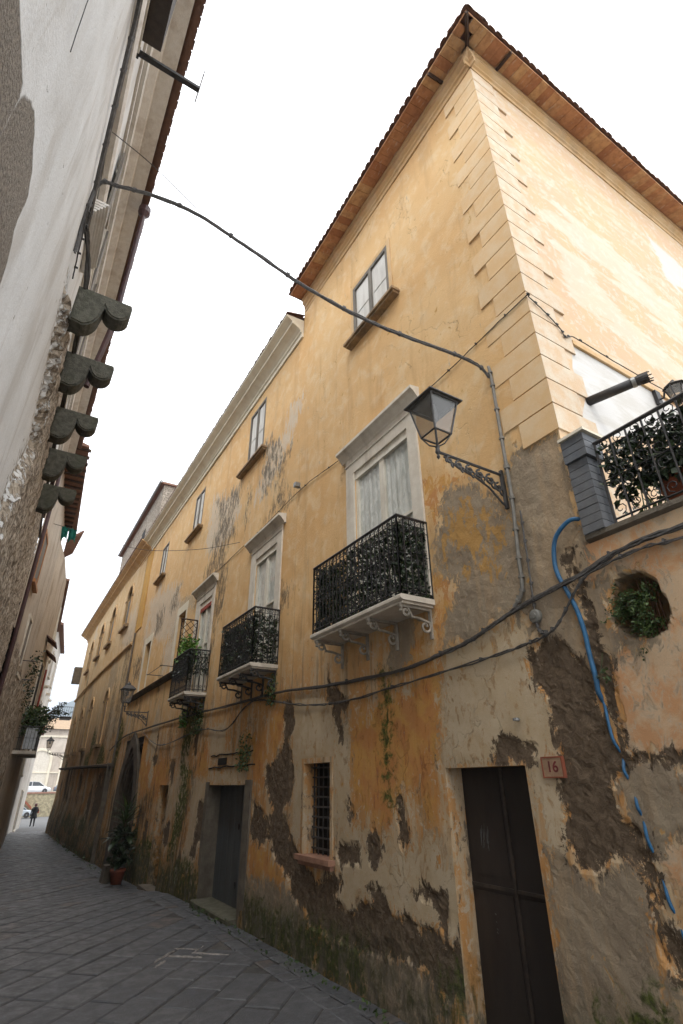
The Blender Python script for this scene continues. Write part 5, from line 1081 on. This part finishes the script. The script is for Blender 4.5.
# stone corbels of a vanished balcony, each of two rounded lobes
def corbel(y, th=.26, k=.86):
    x = XL+.115; P = [(x, 7.60), (x+.74*k, 7.60), (x+.76*k, 7.54)]
    P += [(x+.57*k+.19*k*math.cos(R(a)), 7.48+.20*math.sin(R(a))) for a in (-15, -30, -45, -60, -75, -90, -105, -120, -140, -158)]
    P += [(x+.14*k+.235*k*math.cos(R(a)), 7.34+.34*math.sin(R(a))) for a in (-8, -18, -28, -40, -55, -70, -85, -110)]; P += [(x, 7.02)]
    mb = MB(); mb.prism(P, 1, y, y+th); o = mb.build('corbel', M['corbel'], lh)
    bm = bmesh.new(); bm.from_mesh(o.data); bmesh.ops.bevel(bm, geom=[e for e in bm.edges if abs(e.verts[0].co.y-e.verts[1].co.y) < 1e-4], offset=.02, segments=2, affect='EDGES'); bm.to_mesh(o.data); bm.free()
    return o
for y in (5.55, 6.85, 8.3, 9.7, 11.2): corbel(y)
# doorway moulding above the corbels
mb = MB()
for k in range(5): mb.box(XL, XL+.06+.03*k, 5.3, 6.4, 8.7+.05*k, 8.74+.05*k)
mb.build('door_moulding', M['white'], lh)
mb = MB(); mb.tube([(XL+.62, 8.0, 12.7), (XL+.60, 8.05, 9.5), (XL+.45, 8.1, 8.0)], .05, 10); mb.lathe([(.05, -.1), (.12, 0), (.12, .16)], (XL+.62, 8.0, 12.7), 12); mb.build('rain_pipe', M['maroon'], lh)
mb = MB(); mb.tube([(XL+.22, 19.0, 12.9), (XL+.24, 19.0, 6), (XL+.24, 19.0, -.5)], .065, 10); mb.build('corner_rain_pipe', M['maroon'], lh)
cable('conduit', [(XL+.05, .6, 9.3), (XL+.05, 1.8, 9.35), (XL+.05, 3.11, 9.23), (XL+.05, 3.55, 8.91), (XL+.05, 4.0, 8.55), (XL+.05, 4.52, 8.18), (XL+.05, 5.0, 7.98)], .028, 1, 'cable', 'grey strapped conduit running down the pale render at upper left', 'conduit', clips=5, wob=.001)
cable('wall_cable', [(XL+.04, 5.0, 7.98), (XL+.13, 5.3, 7.85), (XL+.20, 5.7, 7.55), (XL+.20, 6.9, 7.6), (XL+.19, 8.3, 7.62), (XL+.18, 9.7, 7.7), (XL+.18, 11.4, 7.85), (XL+.17, 13.99, 8.3), (XL+.15, 18.9, 9.4)], .022, 2, 'cable_dark', 'black sagging cable passing behind the stone corbels', clips=0, twist=.3)
cable('insulator_wire', [(XL+.04, 4.6, 7.9), (XL+.05, 4.75, 7.7), (XL+.05, 5.0, 7.5), (XL+.05, 5.3, 7.4)], .008, 1, 'cable_dark', 'short rusty wire with insulators on the pale render left of the corbels', 'wire', clips=4)
cable('guy_wire', [(XL+.04, 4.41, 9.05), (-.05, 4.50, 8.98), (.61, 4.27, 8.2)], .006, 1, 'cable_dark', 'thin guy wire holding up the thick crossing cable', 'wire', wob=0)
cable('thin_crack_wire', [(XL+.02, 1.9, 6.9), (XL+.02, 1.88, 6.2), (XL+.02, 2.0, 5.7)], .003, 1, 'cable_dark', 'hair-thin wire on the pale render at the top left', 'wire', wob=.002)
mb = MB(); mb.box(-.50, .27, 3.88, 3.94, 9.98, 10.03); mb.box(-.6, -.48, 3.86, 3.96, 9.96, 10.05)
obj1(mb, 'iron_bar', M['iron'], (-.5, 3.9, 10), 'black iron bar jutting from the upper left wall against the sky', 'bar')
mb = MB(); mb.tube([(.40, 5.6, 14.0), (.33, 4.37, 14.6), (.33, 3.9, 15.4)], .006, 3); mb.tube([(.40, 5.6, 14.0), (.55, 4.25, 14.3), (.7, 3.2, 14.8)], .006, 3); mb.tube([(.36, 5.6, 13.0), (.40, 5.6, 14.05)], .014, 5)
obj1(mb, 'stay_wires', M['cable'], (.4, 5.6, 13), 'two thin stay wires meeting above the top left roof edge', 'wire')

l2 = empty('tiled_eaves_house', (-.1, 23, -.6), 'second left house with red tile eaves and a shuttered window in orange wood', 'house')
Q = [(-.45, 19.2), (.35, 27.0), (.75, 29.2), (1.2, 33.0)]
for i in range(3):
    (xa, ya), (xb, yb) = Q[i], Q[i+1]
    lwall('street_wall', l2, M['left_d' if i else 'left_b'], xa, ya, xb, yb, -1.2, 13.2 if i == 0 else 12.5, [('rough', [(ya-1, -1), (yb+1, -1), (yb+1, 5.5), (ya-1, 6.5)])] if i == 0 else [], step=.15, amp=2)
mb = MB(); mb.box(-8, -.85, 19.2, 27, -1, 13.1); mb.box(-8, .0, 27, 33, -1, 11.6); mb.build('inner_block', M['dark'], l2)
mb = MB(); mb.add([(XL+.92, 18.6, 13.15), (.90, 27.3, 13.3), (-.2, 27.3, 13.3), (XL, 18.6, 13.15), (XL+.92, 18.6, 13.22), (.90, 27.3, 13.37), (-.2, 27.3, 13.7), (-1.4, 18.6, 13.8), (-4.5, 18.6, 14.6), (-4.5, 27.3, 14.6)], [(0, 3, 2, 1), (0, 1, 5, 4), (4, 5, 9, 8), (1, 2, 6, 5), (0, 4, 8, 3)]); mb.build('roof', M['tile'], l2)
mb = MB()
for k in range(15): yy_ = 18.8+k*.55; t_ = (yy_-12.6)/14.7; mb.box(XL+.05, XL+.86+t_*.38, yy_, yy_+.09, 13.03+.15*t_, 13.13+.15*t_)
mb.build('rafters', M['timber'], l2)
mb = MB(); mb.add([(.55, 26.9, 12.6), (1.22, 27.0, 13.3), (1.05, 29.8, 13.1), (.6, 29.8, 12.7), (.55, 26.9, 12.75), (1.22, 27.0, 13.42), (1.05, 29.8, 13.2), (.6, 29.8, 12.85)], [(0, 1, 2, 3), (4, 7, 6, 5), (0, 4, 5, 1), (1, 5, 6, 2), (2, 6, 7, 3)]); mb.build('side_eave', M['tile'], l2)
def onwall(y, off=0):
    for (xa, ya), (xb, yb) in zip(Q+[(1.85, 46), (2.3, 50), (3.05, 57)], (Q+[(1.85, 46), (2.3, 50), (3.05, 57)])[1:]):
        if y <= yb: return xa+(xb-xa)*(y-ya)/(yb-ya)+off
def lwindow(parent, y0, y1, z0, z1, fm, sm, shut=True):
    f = MB(); n = .10
    def bx(a, b, c, d, o0, o1, mb_): xa, xb = onwall(a), onwall(b); mb_.add([(xa+o0, a, c), (xb+o0, b, c), (xb+o0, b, d), (xa+o0, a, d), (xa+o1, a, c), (xb+o1, b, c), (xb+o1, b, d), (xa+o1, a, d)], [(4, 5, 6, 7), (0, 4, 7, 3), (1, 2, 6, 5), (3, 7, 6, 2), (0, 1, 5, 4)])
    bx(y0-n, y0, z0, z1+n, -.1, .06, f); bx(y1, y1+n, z0, z1+n, -.1, .06, f); bx(y0, y1, z1, z1+n, -.1, .06, f); bx(y0-n, y1+n, z0-.12, z0, -.1, .13, f)
    w = f.build('window', M[fm], parent); s = MB(); bx(y0, y1, z0, z1, -.1, .03, s); s.build('shutter' if shut else 'pane', M[sm], w); return w
lwindow(l2, 20.3, 21.5, 8.4, 10.2, 'orangeframe', 'greywood'); lwindow(l2, 22.4, 23.4, 5.6, 7.6, 'stone', 'greywood'); lwindow(l2, 30.0, 31.4, 5.1, 7.4, 'stone', 'dark', False)
mb = MB()
for (ya, yb, z_) in ((29.6, 31.0, 8.3), (31.2, 32.6, 7.9)): mb.add([(onwall(ya), ya, z_+.35), (onwall(yb), yb, z_+.35), (onwall(yb)+.5, yb, z_), (onwall(ya)+.5, ya, z_), (onwall(ya), ya, z_+.28), (onwall(yb), yb, z_+.28), (onwall(yb)+.5, yb, z_-.06), (onwall(ya)+.5, ya, z_-.06)], [(0, 1, 2, 3), (4, 7, 6, 5), (2, 6, 7, 3), (0, 3, 7, 4), (1, 5, 6, 2)])
mb.build('door_canopy', M['tile'], l2)
mb = MB()
for z_ in (5.6, 6.3): mb.tube([(onwall(24)-.05, 24, z_), (onwall(24)+.45, 24, z_)], .02, 5)
mb.build('iron_bracket', M['greyiron'], l2)
b = MB(); b.add([(.45, 28.2, 3.2), (1.45, 28.2, 3.2), (1.75, 32.6, 3.2), (1.1, 32.6, 3.2), (.45, 28.2, 3.33), (1.45, 28.2, 3.33), (1.75, 32.6, 3.33), (1.1, 32.6, 3.33)], [(0, 3, 2, 1), (4, 5, 6, 7), (0, 1, 5, 4), (1, 2, 6, 5), (2, 3, 7, 6)])
bb = b.build('balcony', M['stone'], l2); r_ = MB(); railing(r_, [(.55, 28.25), (1.40, 28.25), (1.70, 32.5)], 3.33, 4.3, sp=.14, curl=False); r_.build('railing', M['greyiron'], bb)
r_ = MB(); r_.box(.9, 1.36, 28.30, 28.33, 3.4, 4.25); r_.box(1.40, 1.44, 28.6, 30.6, 3.4, 4.25); r_.build('panel', M['galv'], bb)
mb = MB(); leaves(mb, (.6, 1.6, 28.3, 30.5, 4.0, 5.2), 900, .09); obj1(mb, 'balcony_plant', M['leaf'], (1, 29, 3.33), 'leafy green plants crowding the small left balcony', 'plant')
mb = MB(); leaves(mb, (.2, .75, 26.5, 28, 4.8, 7.2), 350, .07); obj1(mb, 'wall_creeper', M['ivy'], (.4, 27, 5), 'dark creeper on the left wall above the small balcony', 'creeper')
tr = empty('overhanging_tree', (1.5, 34, 3.3), 'small tree leaning out over the lane from the left balcony', 'tree')
mb = MB(); T0 = [(1.4, 34, 3.3), (1.5, 34.2, 4.4), (1.75, 34.5, 5.2), (2.2, 35, 5.7)]; mb.tube(smoothpath(T0, 4), [.05]*13, 6)
br = []
for k in range(16):
    s_ = Vector(random.choice(T0[1:])); e = s_+Vector((random.uniform(.1, .8), random.uniform(-.6, .6), random.uniform(-.3, .8))); mb.tube([s_, (s_+e)/2+Vector((0, 0, .1)), e], .014, 4); br.append((s_, e))
mb.build('trunk', M['bark'], tr)
mb = MB()
for s_, e in br:
    for t in np.linspace(.25, 1, 8): p = s_.lerp(e, t); leaves(mb, lambda p=p: p+Vector((random.gauss(0, .07), random.gauss(0, .07), random.gauss(0, .07))), 7, .06)
mb.build('crown', M['ivy'], tr)

l3 = empty('pale_far_house', (1.5, 40, -.8), 'pale narrow house further down the left side with red down pipe', 'house')
lwall('street_wall', l3, M['left_c'], 1.2, 33.0, 1.85, 46, -1.5, 12.6, [], step=.3, amp=2)
mb = MB(); mb.box(-6, .9, 33.0, 46, -1, 12.5); mb.build('inner_block', M['dark'], l3)
mb = MB(); mb.add([(-6, 33, 12.6), (1.35, 33, 12.6), (2.02, 46, 12.6), (-6, 46, 12.6), (-6, 33, 13.4), (1.35, 33, 12.72), (2.02, 46, 12.72), (-6, 46, 13.4)], [(0, 3, 2, 1), (4, 5, 6, 7), (0, 1, 5, 4), (1, 2, 6, 5), (2, 3, 7, 6)]); mb.build('roof', M['tile'], l3)
for (a, b_, c_, d_) in ((35, 36.2, 6.2, 8.2), (39, 40.2, 6.2, 8.2), (43, 44, 6.2, 8.2), (36, 37.2, 2.6, 4.8), (42, 43.1, 2.6, 4.6), (35, 36.2, 9.6, 11.4), (41, 42, 9.6, 11.4)): lwindow(l3, a, b_, c_, d_, 'cornice', 'greywood')
mb = MB(); mb.tube([(1.30, 33.4, 7.6), (1.30, 33.4, 4.2)], .05, 8); mb.build('rain_pipe', M['red'], l3)
mb = MB(); mb.box(1.5, 2.15, 37.6, 37.68, 4.6, 5.5); mb.build('shop_board', M['red'], l3)
l4 = empty('end_house', (2.6, 52, -.9), 'last pale house on the left where the lane opens into the square', 'house')
lwall('street_wall', l4, M['left_c'], 1.85, 46.0, 3.05, 57, -1.8, 13.2, [], step=.3, amp=2)
mb = MB(); mb.add([(3.05, 57, -1.8), (-6, 57, -1.8), (-6, 57, 13.2), (3.05, 57, 13.2)], [(0, 1, 2, 3)]); mb.box(-6, 1.6, 46.0, 56.9, -1, 13.1); mb.build('end_wall', M['left_c'], l4)
mb = MB(); mb.add([(2.2, 46, 13.2), (3.4, 57.3, 13.2), (-6, 57.3, 13.2), (-6, 46, 13.2), (2.2, 46, 13.35), (3.4, 57.3, 13.35), (-2, 57.3, 14.5), (-2, 46, 14.5)], [(0, 3, 2, 1), (0, 1, 5, 4), (4, 5, 6, 7), (0, 4, 7, 3), (1, 2, 6, 5)]); mb.build('roof', M['tile'], l4)
for (a, b_, c_, d_) in ((47.5, 48.6, 5.6, 7.6), (51, 52, 5.6, 7.6), (54.5, 55.4, 5.6, 7.6), (48, 49, 9.6, 11.4), (53, 54, 9.6, 11.4), (50, 51.3, -.9, 1.6)): lwindow(l4, a, b_, c_, d_, 'stone', 'greywood')
for a in (47, 51, 55):
    mb = MB(); mb.box(onwall(a)-.1, onwall(a)+.3, a, a+.5, 8.6, 8.75); mb.build('bracket', M['stone'], l4)
# roofs and walls behind are closed with a tall mass so no light leaks between the houses
# ================================================================== SQUARE AT THE END
rw = empty('retaining_wall', (9, 84, -1.4), 'rubble retaining wall with brick coping across the end of the lane', 'wall')
mb = MB(); mb.box(2, 30, 84, 84.5, -2, 1.05); mb.build('wall', mat('yellow_rubble', (.46,.40,.26), (.24,.21,.14), .95, 3.5, .9, .05, fine=12), rw)
mb = MB(); mb.box(1.9, 30, 83.9, 84.6, 1.05, 1.22); mb.build('coping', mat('brick_coping', (.36,.20,.14), (.28,.15,.11), .9), rw)
mb = MB(); mb.prism([(3.4, 1.3), (5.3, -.4), (5.3, -.7), (3.4, 1.0)], 1, 83.3, 83.9); mb.build('ramp_coping', M['pot'], rw)
up = MB(); up.quad((-40, 84.5, 1.0), (60, 84.5, 1.0), (60, 130, 1.0), (-40, 130, 1.0)); up.build('upper_square', M['asphalt'], loc=(0, 0, 0))['kind'] = 'structure'
pal = empty('arcaded_palace', (8, 99, 1), 'pale plastered palace with tall arched niche and low tiled roof across the square', 'building')
mb = MB(); mb.box(-6, 24, 99, 112, .9, 9.8); mb.build('wall', mat('washed_pink_render', (.62,.55,.47), (.50,.43,.36), .9, .8, .4, .02, dirt=.4, dirtcol=(.30,.25,.2)), pal)
mb = MB(); mb.add([(-6.5, 98.3, 9.8), (24.5, 98.3, 9.8), (24.5, 112.5, 9.8), (-6.5, 112.5, 9.8), (-2, 105, 12), (20, 105, 12)], [(0, 3, 2, 1), (0, 1, 5, 4), (1, 2, 5), (2, 3, 4, 5), (3, 0, 4)]); mb.build('roof', mat('pale_roof_tiles', (.42,.30,.19), (.34,.24,.16), .9, 3, .5, .03), pal)
for cx in (1.5, 6.0, 10.5, 15):
    P = [(cx-1.3, 1.0), (cx-1.3, 5.4)]+[(a, b_) for a, b_ in arc(cx, 5.4, 1.3, 180, 0, 14)]+[(cx+1.3, 1.0)]; Qq = [(cx-1.65, 1.0), (cx-1.65, 5.4)]+[(a, b_) for a, b_ in arc(cx, 5.4, 1.65, 180, 0, 14)]+[(cx+1.65, 1.0)]
    f = MB(); n = len(P)
    for i in range(n-1): f.add([(Qq[i][0], 98.8, Qq[i][1]), (Qq[i+1][0], 98.8, Qq[i+1][1]), (P[i+1][0], 98.8, P[i+1][1]), (P[i][0], 98.8, P[i][1]), (P[i+1][0], 99.05, P[i+1][1]), (P[i][0], 99.05, P[i][1]), (Qq[i][0], 99.05, Qq[i][1]), (Qq[i+1][0], 99.05, Qq[i+1][1])], [(0, 1, 2, 3), (3, 2, 4, 5), (0, 6, 7, 1)])
    a_ = f.build('arch', M['cornice'], pal); f = MB(); f.add([(a, 98.95, b_) for a, b_ in P], [tuple(range(n))]); f.build('infill', M['stone'], a_)
mb = MB(); mb.box(-6.2, 24.2, 98.8, 99, 8.6, 8.9); mb.box(-6.2, 24.2, 98.85, 99, 3.6, 3.75); mb.build('string_course', M['cornice'], pal)

def car(loc, rz, body, label, glassm):
    c = empty('parked_car', loc, label, 'car', 'cars parked in the square'); Mx = Matrix.Translation(loc) @ Matrix.Rotation(rz, 4, 'Z')
    def T(mb): mb.v = [tuple(Mx @ Vector(p)) for p in mb.v]; return mb
    # lofted body: sections along x
    secs = [(-2.0, .35, .62, .70), (-1.95, .25, .78, .78), (-1.3, .22, .86, .84), (-.4, .2, .90, .86), (.6, .2, .90, .86), (1.4, .22, .80, .84), (1.9, .28, .68, .76), (2.02, .38, .58, .64)]
    mb = MB()
    for x, zb, zt, w in secs: mb.v += [(x, -w*.92, zb), (x, -w, zb+.2), (x, -w*.98, zt-.08), (x, -w*.86, zt), (x, w*.86, zt), (x, w*.98, zt-.08), (x, w, zb+.2), (x, w*.92, zb)]
    n = len(secs); mb.f = [(i*8+k, i*8+(k+1) % 8, (i+1)*8+(k+1) % 8, (i+1)*8+k) for i in range(n-1) for k in range(8)]+[tuple(range(8))[::-1], tuple((n-1)*8+k for k in range(8))]
    b_ = T(mb).build('body', body, c, smooth=False)
    mb = MB(); cs = [(-1.75, .86, .70), (-1.2, 1.38, .58), (-.2, 1.44, .60), (.45, 1.38, .58), (1.15, .88, .70)]
    for x, z, w in cs: mb.v += [(x, -w, z), (x, w, z)]
    top = len(cs)*2
    mb.v += [(-1.75, -.74, .84), (1.15, -.74, .84), (-1.75, .74, .84), (1.15, .74, .84)]
    mb.f = [(0, 1, 3, 2), (6, 7, 9, 8), (0, 2, 4, 6, 8, 11), (1, 12+0, 13, 9, 7, 5, 3)][:3]
    mb.f = [(0, 1, 3, 2), (6, 7, 9, 8), (0, 2, 4, 6, 8, 11, 10), (1, 12, 13, 9, 7, 5, 3)]
    T(mb).build('windows', glassm, c)
    mb = MB(); mb.v = [(-1.22, -.585, 1.385), (-1.22, .585, 1.385), (-.2, .605, 1.45), (-.2, -.605, 1.45), (.47, -.585, 1.385), (.47, .585, 1.385), (-1.22, -.585, 1.35), (-1.22, .585, 1.35), (-.2, .605, 1.41), (-.2, -.605, 1.41), (.47, -.585, 1.35), (.47, .585, 1.35)]
    mb.f = [(0, 3, 2, 1), (3, 4, 5, 2), (0, 6, 9, 3), (3, 9, 10, 4), (1, 2, 8, 7), (2, 5, 11, 8), (0, 1, 7, 6), (4, 10, 11, 5)]
    for s_ in (-1, 1):
        for xa, za, xb, zb in ((-1.2, 1.38, -1.75, .86), (.45, 1.38, 1.15, .88), (-.35, 1.43, -.35, .86)): mb.tube([(xa, s_*.60, za), (xb, s_*.73, zb)], .03, 4)
    T(mb).build('roof', body, c)
    for x in (-1.25, 1.25):
        for s_ in (-1, 1):
            mb = MB(); mb.lathe([(.16, -.09), (.30, -.09), (.31, -.05), (.31, .05), (.30, .09), (.16, .09)], (0, 0, 0), 18); mb.v = [(x+p[0], s_*.76+p[2], .31+p[1]) for p in mb.v]; w = T(mb).build('wheel', M['iron'], c)
            mb = MB(); mb.lathe([(.02, -.095), (.17, -.08), (.17, .08), (.02, .095)], (0, 0, 0), 14); mb.v = [(x+p[0], s_*.76+p[2], .31+p[1]) for p in mb.v]; T(mb).build('rim', M['galv'], w)
    for s_ in (-1, 1):
        mb = MB(); mb.box(1.90, 2.03, s_*.55-.13, s_*.55+.13, .50, .62); T(mb).build('headlight', M['galv'], c)
        mb = MB(); mb.box(-2.02, -1.93, s_*.60-.09, s_*.60+.09, .50, .70); T(mb).build('tail_light', M['red'], c)
    return c
def paint(n, col): t = NT(n); return t.bsdf(col, .25, None, .0, .6)
cg = NT('car_window_glass').bsdf((.02, .025, .03), .08, None, 0, .6)
car((3.45, 80, gz(80)), 0, paint('silver_paint', (.42,.46,.50)), 'silver-blue car poking out at street level past the left corner', cg)
car((5.3, 87.5, 1.0), R(4), paint('white_paint', (.75,.76,.78)), 'white car parked above the retaining wall', cg)
car((9.9, 90.0, 1.0), R(-3), paint('grey_paint', (.16,.18,.21)), 'dark grey car parked behind the white one above the retaining wall', cg)

# person walking: one skinned body
def person(loc, rz):
    root = empty('person', loc, 'person in black coat walking away down the lane, red bag on the shoulder', 'person'); 
    J = {'pel': (0, 0, .95), 'chest': (.04, 0, 1.25), 'neck': (.07, 0, 1.45), 'head': (.12, 0, 1.56), 'top': (.13, 0, 1.68),
         'hl': (0, .10, .90), 'kl': (.12, .10, .50), 'al': (.10, .10, .09), 'tl': (.24, .11, .04), 'hr': (0, -.10, .90), 'kr': (-.02, -.10, .50), 'ar': (-.20, -.10, .13), 'tr': (-.09, -.11, .04),
         'sl': (.05, .18, 1.38), 'el': (-.02, .26, 1.12), 'wl': (.08, .25, .90), 'nl': (.12, .24, .80), 'sr': (.05, -.18, 1.38), 'er': (.02, -.27, 1.14), 'wr': (.18, -.20, 1.05), 'nr': (.26, -.16, 1.06)}
    E_ = [('pel', 'chest'), ('chest', 'neck'), ('neck', 'head'), ('head', 'top'), ('pel', 'hl'), ('hl', 'kl'), ('kl', 'al'), ('al', 'tl'), ('pel', 'hr'), ('hr', 'kr'), ('kr', 'ar'), ('ar', 'tr'), ('chest', 'sl'), ('sl', 'el'), ('el', 'wl'), ('wl', 'nl'), ('chest', 'sr'), ('sr', 'er'), ('er', 'wr'), ('wr', 'nr')]
    rad = dict(pel=.16, chest=.17, neck=.06, head=.095, top=.075, hl=.11, kl=.075, al=.05, tl=.04, hr=.11, kr=.075, ar=.05, tr=.04, sl=.075, el=.055, wl=.04, nl=.035, sr=.075, er=.055, wr=.04, nr=.035)
    ks = list(J); me = bpy.data.meshes.new('person_skin'); me.from_pydata([J[k] for k in ks], [(ks.index(a), ks.index(b_)) for a, b_ in E_], [])
    o = bpy.data.objects.new('tmp', me); COL.objects.link(o); md = o.modifiers.new('s', 'SKIN')
    for i, k in enumerate(ks): me.skin_vertices[0].data[i].radius = (rad[k], rad[k]*(1.0 if k not in ('chest', 'pel') else 1.15)); me.skin_vertices[0].data[i].use_root = (k == 'pel')
    o.modifiers.new('b', 'SUBSURF').levels = 2
    dg = bpy.context.evaluated_depsgraph_get(); m2 = bpy.data.meshes.new_from_object(o.evaluated_get(dg)); bpy.data.objects.remove(o)
    m2.transform(Matrix.Rotation(rz, 4, 'Z')); t = NT('dark_clothing_and_skin'); 
    z = t.n('ShaderNodeSeparateXYZ'); t.t.links.new(t.n('ShaderNodeTexCoord').outputs['Object'], z.inputs[0])
    col = t.mix(t.ramp(z.outputs[2], 1.48, 1.50), (.012, .012, .014), (.35, .20, .14)); t.bsdf(col, .8)
    m2.materials.clear(); m2.materials.append(t.m); m2.polygons.foreach_set('use_smooth', [True]*len(m2.polygons))
    b_ = bpy.data.objects.new('body', m2); COL.objects.link(b_); b_.parent = root; ORG[b_.name] = Vector(loc)
    Rz = Matrix.Rotation(rz, 4, 'Z'); 
    def T(mb): mb.v = [tuple(Vector(loc)+Rz @ Vector(p)) for p in mb.v]; return mb
    mb = MB(); mb.lathe([(.02, -.10), (.10, -.08), (.115, .0), (.10, .08), (.06, .115), (.005, .125)], (.09, 0, 1.60), 14); T(mb).build('hair', mat('auburn_hair', (.12,.03,.02), (.07,.02,.015), .6), root, smooth=True)
    mb = MB(); mb.lathe([(.27, .62), (.24, .80), (.19, 1.0), (.20, 1.25), (.21, 1.38), (.12, 1.46)], (.02, 0, 0), 16); T(mb).build('coat', mat('black_coat', (.012,.012,.015), (.02,.02,.023), .85), root, smooth=True)
    mb = MB(); mb.box(.0, .26, -.33, -.24, .98, 1.24); mb.tube([(.05, -.28, 1.24), (.05, -.14, 1.44), (.18, -.28, 1.24)], .012, 4)
    tag(T(mb).build('shoulder_bag', M['red'], loc=(loc[0], loc[1], loc[2]+1)), 'red shoulder bag carried by the person in the black coat', 'bag')
person((3.95, 57.0, gz(57)+.0), R(95))

# hills far off
mb = MB(); xs = np.linspace(-1500, 2200, 60)
def hz(x): return 105+185*math.exp(-((x-420)/340)**2)+18*math.sin(x*.011)+9*math.sin(x*.04+1)
vs = []; fs = []
for i, x in enumerate(xs):
    h = hz(x); vs += [(x, 1500, -20), (x, 1650, h*.45), (x, 1850, h), (x, 2400, -20)]
for i in range(len(xs)-1):
    for k in range(3): fs.append((i*4+k, i*4+4+k, i*4+5+k, i*4+1+k))
mb.add(vs, fs); hl = mb.build('hills', mat('wooded_hill', (.06,.075,.04), (.09,.10,.06), .95, .01, .3, 2.0), loc=(0, 1800, 0)); hl['kind'] = 'structure'
HAZE = True
if HAZE:
    mb = MB(); mb.box(-1600, 2300, -70, 2450, -60, 330); t = NT('haze_air'); pvn = t.n('ShaderNodeVolumePrincipled'); pvn.inputs['Color'].default_value = (.62, .72, .85, 1); pvn.inputs['Density'].default_value = .0007; pvn.inputs['Anisotropy'].default_value = 0
    t.t.links.new(pvn.outputs[0], t.out.inputs['Volume']); hzb = mb.build('haze', t.m, loc=(0, 0, 0)); hzb['kind'] = 'stuff'

# ================================================================== light, sky, camera
sun_el, sun_rot = R(60), R(228)
w = bpy.data.worlds.new('World'); sc.world = w; w.use_nodes = True; nt = w.node_tree; bg = nt.nodes['Background']
sky = nt.nodes.new('ShaderNodeTexSky'); sky.sky_type = 'NISHITA'; sky.sun_disc = False; sky.sun_elevation = sun_el; sky.sun_rotation = sun_rot; sky.dust_density = 4; sky.air_density = 1.0; sky.ozone_density = 1.0
mx = nt.nodes.new('ShaderNodeMix'); mx.data_type = 'RGBA'; mx.inputs[0].default_value = .9; mx.inputs[7].default_value = (15.0, 15.1, 15.3, 1)
nt.links.new(sky.outputs[0], mx.inputs[6]); nt.links.new(mx.outputs[2], bg.inputs[0]); bg.inputs[1].default_value = .15
sl = bpy.data.lights.new('Sun', 'SUN'); sl.energy = 1.1; sl.angle = R(14); sl.color = (1, .95, .87); so = bpy.data.objects.new('Sun', sl); COL.objects.link(so)
d = Vector((math.sin(sun_rot)*math.cos(sun_el), math.cos(sun_rot)*math.cos(sun_el), math.sin(sun_el)))
so.rotation_euler = d.to_track_quat('Z', 'Y').to_euler(); so.location = (0, 0, 30)
cam = bpy.data.cameras.new('Camera'); co = bpy.data.objects.new('Camera', cam); COL.objects.link(co); sc.camera = co
cam.sensor_fit = 'VERTICAL'; cam.sensor_height = 36; cam.lens = 521.28/1024*36; cam.clip_start = .05; cam.clip_end = 6000
pit, rol, yaw = R(27.41653683), R(-.51983105), R(31.26447004)
F = Vector((math.sin(yaw)*math.cos(pit), math.cos(yaw)*math.cos(pit), math.sin(pit))); Rt = Vector((math.cos(yaw), -math.sin(yaw), 0)); Up = Rt.cross(F)
R2 = Rt*math.cos(rol)+Up*math.sin(rol); U2 = Up*math.cos(rol)-Rt*math.sin(rol)
co.matrix_world = Matrix(((R2.x, U2.x, -F.x, 0), (R2.y, U2.y, -F.y, 0), (R2.z, U2.z, -F.z, 2.0), (0, 0, 0, 1)))
sc.view_settings.view_transform = 'Standard'; sc.view_settings.look = 'None'; sc.view_settings.gamma = 1; sc.view_settings.exposure = .40; sc.view_settings.use_curve_mapping = False
sc.render.engine = 'CYCLES'; sc.cycles.use_denoising = True; sc.cycles.max_bounces = 8; sc.cycles.diffuse_bounces = 4; sc.cycles.glossy_bounces = 3; sc.cycles.transparent_max_bounces = 12; sc.cycles.volume_bounces = 0; sc.cycles.sample_clamp_indirect = 6; sc.cycles.caustics_reflective = False; sc.cycles.caustics_refractive = False
